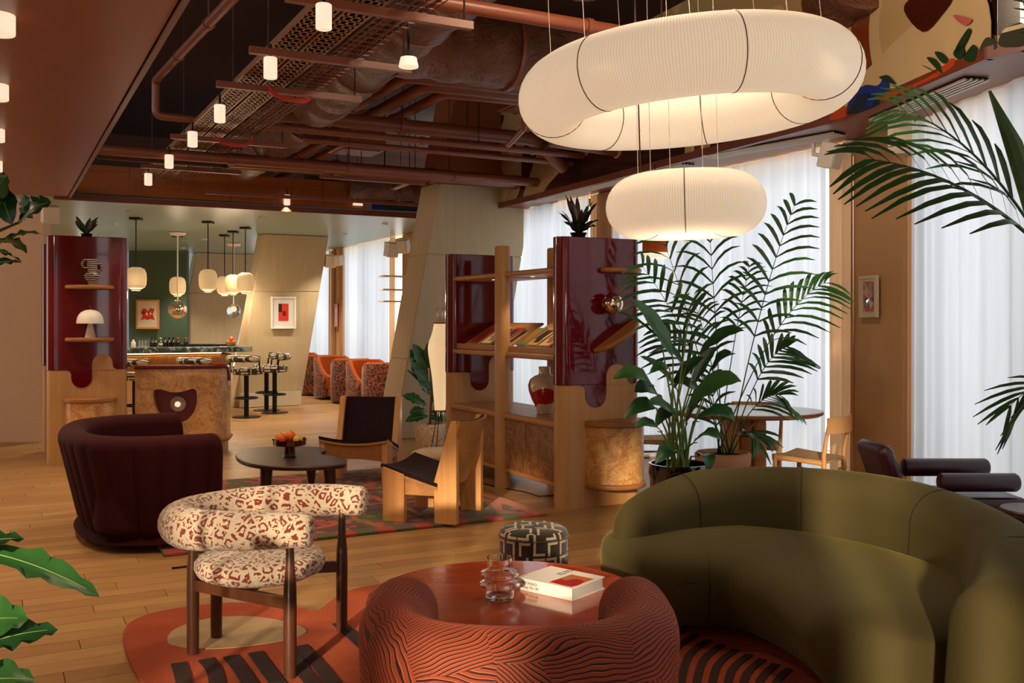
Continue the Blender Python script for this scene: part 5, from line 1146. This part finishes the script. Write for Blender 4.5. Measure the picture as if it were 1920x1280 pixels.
# ================================================================= dining set
t = T('white_dining_table', 'oval white-topped dining table with oak edge by the wide curtain', 'table', (1.98, 8.2, 0))
MB().lathe([(0, .725), (.62, .725), (.63, .735), (.63, .742), (0, .742)], 64, (0, 0, 0), 1, .8).build('table_top', m_mwhite, t); MB().lathe([(0, .70), (.60, .70), (.63, .715), (.632, .736), (0, .736)], 64, (0, 0, 0), 1, .8).build('oak_edge', m_oakr, t)
for q in range(3): MB().box((-.14 + .11 * q, .0, .35), (.12, .3, .70)).build('slab_leg', m_oakr if q % 2 else m_oaklo, t, bev=.05)
def dchair(lab, x, y, rz):
    t = T('dining_chair', lab, 'chair', (x, y, 0), rz, 'woven seat dining chairs')
    for s in (-1, 1):
        MB().tube([(.20, s * .22, 0), (.19, s * .225, .30), (.19, s * .225, .455)], [.012, .019, .016], 10).build('front_leg', m_oaklo, t)
        MB().tube([(-.22, s * .19, 0), (-.19, s * .195, .30), (-.19, s * .2, .48), (-.24, s * .21, .76)], [.012, .018, .018, .012], 10).build('rear_leg', m_oaklo, t)
        MB().tube([(.19, s * .225, .30), (-.19, s * .195, .28)], .010, 8).build('side_stretcher', m_oaklo, t)
        MB().tube([(.20, s * .225, .435), (-.19, s * .195, .41)], .015, 8).build('seat_rail', m_oaklo, t)
    MB().grid([[(-.20, -.2, .41), (-.2, .2, .41), (-.2, .2, .435), (-.2, 0, .425), (-.2, -.2, .435)], [(.0, -.21, .41), (0, .21, .41), (0, .21, .445), (0, 0, .43), (0, -.21, .445)], [(.215, -.235, .41), (.215, .235, .41), (.215, .235, .46), (.215, 0, .445), (.215, -.235, .46)]]).build('woven_seat', m_cord, t, bev=.006)
    bk_ = [[(-.225 - .055 * cos(k / 10 * pi - pi / 2) - .012 * w_, -.235 + .047 * k, zz) for w_, zz in ((0, .64), (0, .70), (0, .765), (1.5, .765), (1.5, .70), (1.5, .64))] for k in range(11)]
    MB().grid(bk_).build('back_rest', m_oaklo, t, bev=.004); MB().tube([(.195, -.2, .2), (.195, .2, .2)], .01, 8).build('front_stretcher', m_oaklo, t); MB().tube([(-.21, -.19, .35), (-.21, .19, .35)], .01, 8).build('rear_stretcher', m_oaklo, t)
    return t
k0 = dchair('oak dining chair with woven cord seat at the right of the white table', 2.34, 7.62, radians(140))
dup(k0, (2.12, 8.5, 0), radians(-112), 'oak dining chair behind the white table, its back against the curtain'); dup(k0, (1.22, 8.75, 0), radians(-20), 'dining chair half hidden behind the plants left of the white table')
# leather armchair behind the sofa
t = T('leather_armchair', 'burgundy leather armchair with rolled arms behind the green sofa', 'chair', (2.75, 5.95, 0), radians(0))
for (x, y, z, L) in ((-.10, .0, .60, .52), (-.02, -.26, .55, .46)):
    MB().tube([(x - L / 2, y, z), (x - L / 2 + .01, y, z), (x + L / 2 - .015, y, z), (x + L / 2, y, z)], [.04, .055, .055, .045], 20).build('rolled_arm', m_leather, t)
MB().box((-.45, .12, .60), (.10, .44, .30), rot=Matrix.Rotation(-.35, 3, 'Y')).build('backrest', m_leather, t, bev=.05); MB().box((-.05, -.1, .40), (.6, .5, .14)).build('seat_cushion', m_leather, t, bev=.04)
for x, y in ((-.3, -.3), (.22, -.3), (-.3, .15), (.22, .15)): MB().tube([(x, y, 0), (x, y, .34)], .015, 8).build('leg', m_black, t)
p = P(1925, 955, .5); t = T('small_side_table', 'small brown round side table at the right edge', 'table', (p.x + .05, p.y, 0)); MB().lathe([(0, .485), (.17, .485), (.175, .495), (.17, .505), (0, .505)], 32).build('table_top', m_waln, t); MB().tube([(0, 0, 0), (0, 0, .49)], .02, 10).build('pedestal', m_black, t); MB().lathe([(0, 0), (.13, 0), (.13, .01), (0, .01)], 24).build('foot_plate', m_black, t)
# ================================================================= pictures
def picture(cx, cy, cz, w_, h_, rz, lab, frame, shapes, ground, mount=.02):
    t = T('framed_picture', lab, 'picture', (cx, cy, cz), rz); f = .022 * max(w_, .3) / .3
    for x, z, a_, b_ in ((0, h_ / 2 - f / 2, w_, f), (0, -h_ / 2 + f / 2, w_, f), (-w_ / 2 + f / 2, 0, f, h_ - 2 * f), (w_ / 2 - f / 2, 0, f, h_ - 2 * f)): MB().box((x, 0, z), (a_, .03, b_)).build('frame_rail', frame, t, bev=.002)
    MB().box((0, .004, 0), (w_ - 2 * f, .01, h_ - 2 * f)).build('mount', ground, t, smooth=False)
    for k, (poly, mt) in enumerate(shapes):
        q = [(x * w_, -.003 - .0008 * k, z * h_) for x, z in poly]; n = len(q); MB().add(q + [(x, y + .002, z) for x, y, z in q], [tuple(range(n)), tuple(range(n, 2 * n))] + [(i, (i + 1) % n, n + (i + 1) % n, n + i) for i in range(n)]).build('printed_shape', mt, t, smooth=False)
def rc(x0, z0, x1, z1): return [(x0, z0), (x1, z0), (x1, z1), (x0, z1)]
p = D(277, 589, 20.95); picture(p.x, p.y, p.z, .5, .63, 0, 'framed print of orange angular letters on the green wall', m_oaklo, [([(-.3, .05), (-.22, .2), (-.05, .18), (.0, .1), (.12, .22), (.3, .18), (.22, .0), (.3, -.2), (.12, -.16), (.0, -.2), (-.12, -.16), (-.3, -.2), (-.22, -.05)], m_red), ([(-.05, .08), (.02, .02), (-.02, -.06), (-.1, .0)], m_cream), ([(.12, .08), (.18, .02), (.12, -.04), (.08, .02)], m_cream), ([(-.2, .1), (-.14, .1), (-.14, .0), (-.2, .02)], m_brp)], m_cream)
q = R(16.86, 4.42); 
k = (531.5 - CX) / F; bb = (k * A.y * 16.86 - A.x * 16.86) / (B.x - k * B.y); q = R(16.86, bb); dz = H - (586 - HY) / F * q.y
picture(q.x, q.y, dz, .44, .56, yawB, 'white-framed print with a red block on the tilted column', m_white, [(rc(-.2, -.26, .2, .28), m_red), (rc(-.2, .02, -.06, .28), m_brp), (rc(-.04, -.1, .1, .05), m_burgpaint)], m_mwhite)
w0 = wallpt(1634); dd = (wallpt(1602) - Wl[4]); zc = H - (556 - HY) / F * w0.y
mix = [([(-.3, -.36), (.3, -.36), (.3, .36), (-.3, .36)], m_orp), ([(-.3, .1), (-.1, .3), (.05, .1), (-.1, -.02)], m_sandp), ([(.0, .3), (.28, .34), (.25, .1), (.08, .12)], m_brp), ([(-.28, -.1), (-.12, .0), (-.05, -.2), (-.22, -.28)], m_blue), ([(.02, -.02), (.2, .05), (.28, -.2), (.1, -.3)], m_cream), ([(-.1, -.1), (.05, -.05), (.0, -.3), (-.15, -.34)], m_brp), ([(.1, .0), (.28, -.02), (.28, -.12), (.14, -.1)], m_blue), ([(-.28, .34), (-.1, .34), (-.16, .2)], m_terra)]
picture(w0.x - .03, w0.y - .02, zc, .235, .335, atan2(dd.y, dd.x) + pi, 'small white-framed abstract collage on the tan pier', m_cream, mix, m_cream)
w0 = wallpt(633); picture(w0.x - .03, w0.y, 1.6, .3, .5, atan2(-A.y, -A.x) , 'far small red-framed picture between linen drapes', m_red, [(rc(-.3, -.3, .3, .3), m_sandp)], m_cream)
# shelves by the far curtain
w0 = wallpt(757); 
for i, z_ in enumerate((2.25, 2.02, 1.82)):
    tag(MB().box((w0.x - .12, w0.y - .35, z_), (.5, .25, .025), yawB).build('wall_shelf', m_cream, bev=.004), ['top cream wall shelf left of the tilted column', 'middle cream wall shelf left of the tilted column', 'bottom cream wall shelf left of the tilted column'][i], 'shelf')
# ================================================================= plants
rnd_ = random.Random(3)
def pot(t, prof, mat, soil_r, soil_z, name='pot'):
    MB().lathe(prof, 40).build(name, mat, t, ang=50); MB().lathe([(0, soil_z - .02), (soil_r, soil_z - .02), (soil_r, soil_z), (0, soil_z + .01)], 24).build('soil', m_soil, t)
# bird of paradise
cx, cy = at_u(1272, 6.6), 6.6; t = T('bird_of_paradise_plant', 'broad-leaved plant in a glossy black pot in front of the near tower', 'plant', (cx, cy, 0))
pot(t, [(0, 0), (.14, 0), (.15, .02), (.185, .3), (.195, .42), (.205, .47), (.20, .53), (.185, .53), (.18, .46), (0, .45)], m_blackpot, .18, .47)
def L3(u, v, d): return D(u, v, d) - Vector((cx, cy, 0))
bop = [((1262, 670), (1185, 560), 6.5, .17, .02), ((1240, 640), (1155, 585), 6.4, .05, .03), ((1285, 690), (1228, 628), 6.7, .13, 0), ((1290, 600), (1330, 545), 6.6, .09, .0), ((1225, 725), (1150, 710), 6.3, .16, .05), ((1310, 665), (1395, 620), 6.7, .15, .05), ((1235, 745), (1190, 735), 6.5, .18, .03), ((1260, 730), (1320, 670), 6.8, .13, .03), ((1290, 760), (1390, 715), 6.4, .20, .07), ((1230, 765), (1170, 785), 6.4, .13, .05), ((1270, 790), (1215, 755), 6.2, .15, .03), ((1300, 790), (1378, 790), 6.3, .16, .06),
       ((1270, 730), (1200, 668), 6.9, .10, .03), ((1300, 720), (1345, 650), 7.0, .14, .02), ((1320, 750), (1260, 715), 6.9, .15, .03), ((1240, 810), (1190, 800), 6.3, .11, .03), ((1300, 830), (1350, 825), 6.35, .12, .05), ((1260, 845), (1228, 870), 6.35, .12, .05), ((1310, 855), (1328, 885), 6.4, .11, .05), ((1285, 800), (1315, 750), 6.6, .16, .03), ((1255, 690), (1218, 700), 6.6, .09, .02), ((1335, 700), (1372, 660), 6.9, .13, .02), ((1275, 770), (1230, 800), 6.3, .12, .03)]
for i, (a_, b_, d, w_, lf) in enumerate(bop):
    p = L3(*a_, d + .1); q = L3(*b_, d - .05); base = Vector((rnd_.uniform(-.08, .08), rnd_.uniform(-.08, .08), .46))
    lfp = blade(MB(), p, q, w_ * 1.05, lf + .02, .28, 8, up=Vector((rnd_.uniform(-.3, .3), -.55, .8)), prof=lambda tt: max(.03, sin(pi * tt ** .8) ** .8), wave=.08).build('leaf', m_leaf if i % 4 else m_leafl, t, ang=180)
    md = (base + p) / 2 + Vector((0, 0, .06)); MB().tube([base, md, p, p + (q - p) * .15], [.009, .007, .005, .003], 6).build('stalk', m_stem, t)
# palm with fronds
def frond(t, p0, p1, sag, n, Lf, wd, start=.35, mat=None, rnd=rnd_, droop=.5, stem=.006, ahead=1.0):
    ref = Vector((rnd.uniform(-.5, .5), -1, rnd.uniform(.1, .9))).normalized()
    p0 = Vector(p0); p1 = Vector(p1); c = (p0 + p1) / 2 + Vector((0, 0, sag)); m = MB(); pts = []
    f = lambda s: p0 * (1 - s) ** 2 + c * 2 * s * (1 - s) + p1 * s * s
    for i in range(15): pts.append(f(i / 14))
    m.tube(pts, [stem * (1 - .75 * i / 14) for i in range(15)], 6)
    n = int(n * .75)
    for i in range(n):
        s = start + (1 - start) * i / (n - 1); q = f(s); tn = (f(min(1, s + .02)) - f(s - .02)).normalized(); sd = tn.cross(ref).normalized(); L_ = Lf * 1.35 * (.45 + .55 * sin(pi * min(1, (s - start) / (1 - start) * .8 + .2))) 
        for g in (-1, 1):
            dr_ = (tn * (.75 + .6 * (s - start)) * ahead + sd * g * .75 + Vector((0, 0, .12)) + ref * rnd.uniform(-.1, .25)).normalized(); e = q + dr_ * L_ + Vector((0, 0, -droop * L_))
            blade(m, q, e, wd * 1.5, .13 * L_, .15, 4, up=(ref + Vector((rnd.uniform(-.3, .3), 0, .5))).normalized(), prof=lambda tt: max(.04, sin(pi * (tt * .9 + .08)) ** .6))
    return m.build('frond', mat or m_palm, t, ang=180)
cx, cy = at_u(1350, 7.6), 7.5; t = T('kentia_palm', 'tall feathery palm in a wide terracotta pot beside the dining table', 'plant', (cx, cy, 0))
pot(t, [(0, 0), (.13, 0), (.15, .02), (.19, .25), (.195, .36), (.21, .40), (.215, .47), (.2, .485), (.19, .485), (.185, .44), (0, .43)], m_terra, .185, .455)
for (u, v, d, sag, n, L_, st) in ((1490, 385, 7.2, .35, 16, .32, .4), (1240, 440, 7.0, .25, 13, .40, .45), (1330, 430, 7.6, .15, 12, .38, .45), (1545, 530, 7.2, .45, 15, .34, .5), (1205, 500, 6.9, .3, 13, .34, .5), (1475, 650, 7.3, .35, 13, .28, .5), (1300, 560, 7.0, .2, 12, .32, .5), (1460, 740, 7.2, .25, 12, .26, .5), (1420, 820, 7.2, .2, 10, .2, .4), (1240, 620, 7.3, .2, 12, .3, .5), (1330, 700, 7.5, .1, 10, .24, .3), (1405, 500, 8.0, .2, 12, .25, .6)):
    frond(t, (rnd_.uniform(-.07, .07), rnd_.uniform(-.07, .07), .45), D(u, v, d) - Vector((cx, cy, 0)), sag, n, L_, .022, st)
# foreground palm at the right edge (trunk stands outside the frame)
cx, cy = 2.75, 4.5; t = T('foreground_palm', 'large palm reaching in from the right edge above the sofa', 'plant', (cx, cy, 0))
pot(t, [(0, 0), (.16, 0), (.18, .02), (.2, .35), (.21, .4), (.19, .4), (.18, .36), (0, .35)], m_terra, .18, .37)
MB().tube([(0, 0, .35), (.02, 0, 1.0), (-.02, 0, 1.6)], [.05, .04, .03], 12).build('trunk', m_bark, t)
frond(t, (0, 0, 1.5), D(1640, 300, 3.9) - Vector((cx, cy, 0)), .30, 15, .42, .020, .40, droop=.3, stem=.012, ahead=2.4)
frond(t, (0, .1, 1.4), D(1700, 210, 4.3) - Vector((cx, cy, 0)), .4, 13, .36, .018, .45, droop=.3, stem=.010, ahead=2.2)
frond(t, (0, -.1, 1.5), D(1925, 30, 3.9) - Vector((cx, cy, 0)), .2, 12, .34, .02, .5, droop=.25, stem=.02, ahead=2.0)
frond(t, (0, .0, 1.0), D(1895, 760, 4.5) - Vector((cx, cy, 0)), .3, 8, .2, .012, .6, droop=.35, ahead=2)
frond(t, (.1, .1, 1.5), D(2150, 150, 4.6) - Vector((cx, cy, 0)), .4, 12, .45, .024, .4, ahead=2)
MB().tube([D(1990, 560, 3.9) - Vector((cx, cy, 0)), D(1900, 270, 3.8) - Vector((cx, cy, 0)), D(1855, 170, 3.8) - Vector((cx, cy, 0))], [.045, .035, .006], 8).build('leaf_stalk', m_leafl, t)
# foreground fiddle leaf fig at the left edge (trunk outside the frame)
cx, cy = -1.62, 2.55; t = T('foreground_fig', 'fiddle leaf fig reaching in from the left edge', 'plant', (cx, cy, 0))
pot(t, [(0, 0), (.14, 0), (.18, .3), (.17, .3), (.16, .26), (0, .25)], m_terra, .16, .27)
MB().tube([(0, 0, .25), (.03, .02, .9), (0, 0, 1.5), (-.03, 0, 2.1)], [.018, .016, .013, .008], 8).build('trunk', m_bark, t)
fid = lambda tt: max(.04, (sin(pi * min(1, tt * .96 + .04)) ** .6) * (.62 + .38 * tt) * (1 - .12 * sin(tt * 9)))
def figleaf(t, a_, b_, d0, d1, w_, lift, up, mat, o=None):
    o = o or Vector((cx, cy, 0)); p = D(*a_, d0) - o; q = D(*b_, d1) - o; l_ = blade(MB(), p, q, w_, lift, .22, 12, up=up, prof=fid, wave=.26).build('leaf', mat, t, ang=180)
    upv = Vector(up); c = (p + q) / 2 + upv * lift * 2; mid = [p * (1 - s) ** 2 + c * 2 * s * (1 - s) + q * s * s + Vector((0, 0, .001)) for s in (k / 10 for k in range(10))]
    MB().tube(mid, [.0022 * (1 - k / 12) for k in range(10)], 5).build('midrib', m_vein, l_)
figleaf(t, (-60, 1030), (186, 1118), 2.45, 2.55, .10, .03, (.1, -.5, .85), m_leafl); figleaf(t, (-90, 1060), (45, 1010), 2.4, 2.5, .12, .03, (-.3, -.5, .8), m_leaf)
figleaf(t, (-80, 1230), (108, 1180), 2.3, 2.45, .11, .02, (0, -.55, .8), m_leaf); figleaf(t, (-90, 1190), (52, 1160), 2.35, 2.4, .15, .03, (-.2, -.7, .7), m_leafl); figleaf(t, (-80, 1290), (65, 1275), 2.2, 2.3, .12, .02, (0, -.6, .8), m_leafl)
figleaf(t, (-20, 470), (82, 440), 2.5, 2.55, .04, .02, (0, .2, 1), m_leaf); figleaf(t, (-30, 455), (50, 475), 2.45, 2.6, .055, .02, (0, .3, 1), m_leaf); figleaf(t, (-30, 475), (42, 492), 2.4, 2.5, .05, .02, (0, -.7, .7), m_leafl); figleaf(t, (-20, 500), (40, 492), 2.4, 2.5, .05, .01, (0, -.8, .6), m_leafl)
figleaf(t, (35, 418), (96, 380), 2.5, 2.45, .07, .02, (.3, -.8, .5), m_leaf); figleaf(t, (38, 415), (44, 362), 2.5, 2.5, .04, .01, (.9, -.4, 0), m_leaf); figleaf(t, (0, 350), (22, 420), 2.5, 2.45, .07, .02, (.2, -.9, .3), m_leaf); figleaf(t, (-20, 400), (14, 330), 2.45, 2.4, .08, .02, (.2, -.9, .3), m_leafl); figleaf(t, (-30, 330), (10, 380), 2.5, 2.4, .09, .02, (.2, -.9, .3), m_leaf)
MB().tube([D(-60, 450, 2.5) - Vector((cx, cy, 0)), D(0, 432, 2.5) - Vector((cx, cy, 0)), D(40, 415, 2.5) - Vector((cx, cy, 0))], [.006, .004, .003], 6).build('branch', m_bark, t)
# fiddle leaf fig behind the floor lamp
cx, cy = at_u(806, 10.85), 10.85; t = T('potted_fig', 'fiddle leaf fig in a speckled terrazzo pot behind the paper floor lamp', 'plant', (cx, cy, 0)); O_ = Vector((cx, cy, 0))
pot(t, [(0, 0), (.13, 0), (.15, .02), (.175, .33), (.17, .35), (.155, .35), (.15, .31), (0, .3)], m_speck, .15, .32)
MB().tube([(0, 0, .3), (.02, 0, .7), (0, .02, 1.1)], [.014, .012, .008], 8).build('trunk', m_bark, t)
for a_, b_, w_ in (((800, 700), (774, 645), .17), ((802, 735), (770, 655), .2), ((808, 730), (775, 690), .16), ((800, 760), (755, 742), .15), ((800, 770), (768, 775), .13), ((803, 780), (760, 790), .13), ((808, 755), (848, 700), .15), ((806, 775), (850, 765), .14), ((806, 740), (785, 715), .14), ((806, 780), (830, 790), .13), ((805, 690), (805, 640), .14), ((790, 722), (762, 693), .04)):
    figleaf(t, a_, b_, 10.85, 10.7, w_, .03, (.1, -.75, .6), m_leaf, O_)
# plants on the towers
r3 = Matrix.Rotation(yawB, 3, 'Z'); o_ = r3 @ Vector((.22, .09, 2.165)) + bo; t = T('tower_top_plant', 'dark purple-leaved plant on top of the near lacquered tower', 'plant', o_)
MB().lathe([(0, 0), (.05, 0), (.07, .04), (.065, .04), (0, .035)], 20).build('saucer_pot', m_black, t)
for i in range(22):
    q = i * 2.4; el = .35 + (i % 5) * .22; L_ = .16 + .17 * (i % 5) / 4; e = Vector((cos(q) * cos(el), sin(q) * cos(el), sin(el))) * L_ + Vector((0, 0, .04))
    blade(MB(), (0, 0, .02), e, .045, .02, .2, 7, up=Vector((0, -.4, 1)), wave=.35).build('leaf', m_purple if i % 3 else m_leaf, t, ang=180)
t = T('left_tower_plant', 'small dark plant tips on top of the left tower', 'plant', on2(.38, .09, 2.38))
MB().lathe([(0, 0), (.05, 0), (.06, .03), (0, .03)], 20).build('saucer_pot', m_black, t)
for i in range(9): q = i * .8; blade(MB(), (.0, 0, .02), (.12 * cos(q), .1 * sin(q), .13 + .04 * (i % 3)), .05, .02, .2, 6, up=Vector((0, -.8, .4)), wave=.2).build('leaf', m_purple if i % 2 else m_leaf, t, ang=180)
# floor cable behind the bookcase and floor socket
tag(MB().tube([P(900, 905, .006), P(930, 912, .006), P(985, 922, .006), P(1010, 930, .006), P(1048, 928, .006)], .005, 6).build('power_cable', m_black), 'black power cable trailing on the floor under the bookcase', 'cable')
tag(MB().box(P(340, 1063, .003), (.11, .03, .006), .5).build('floor_socket', m_black, bev=.001), 'small black floor socket slot in front of the floral rug', 'socket')
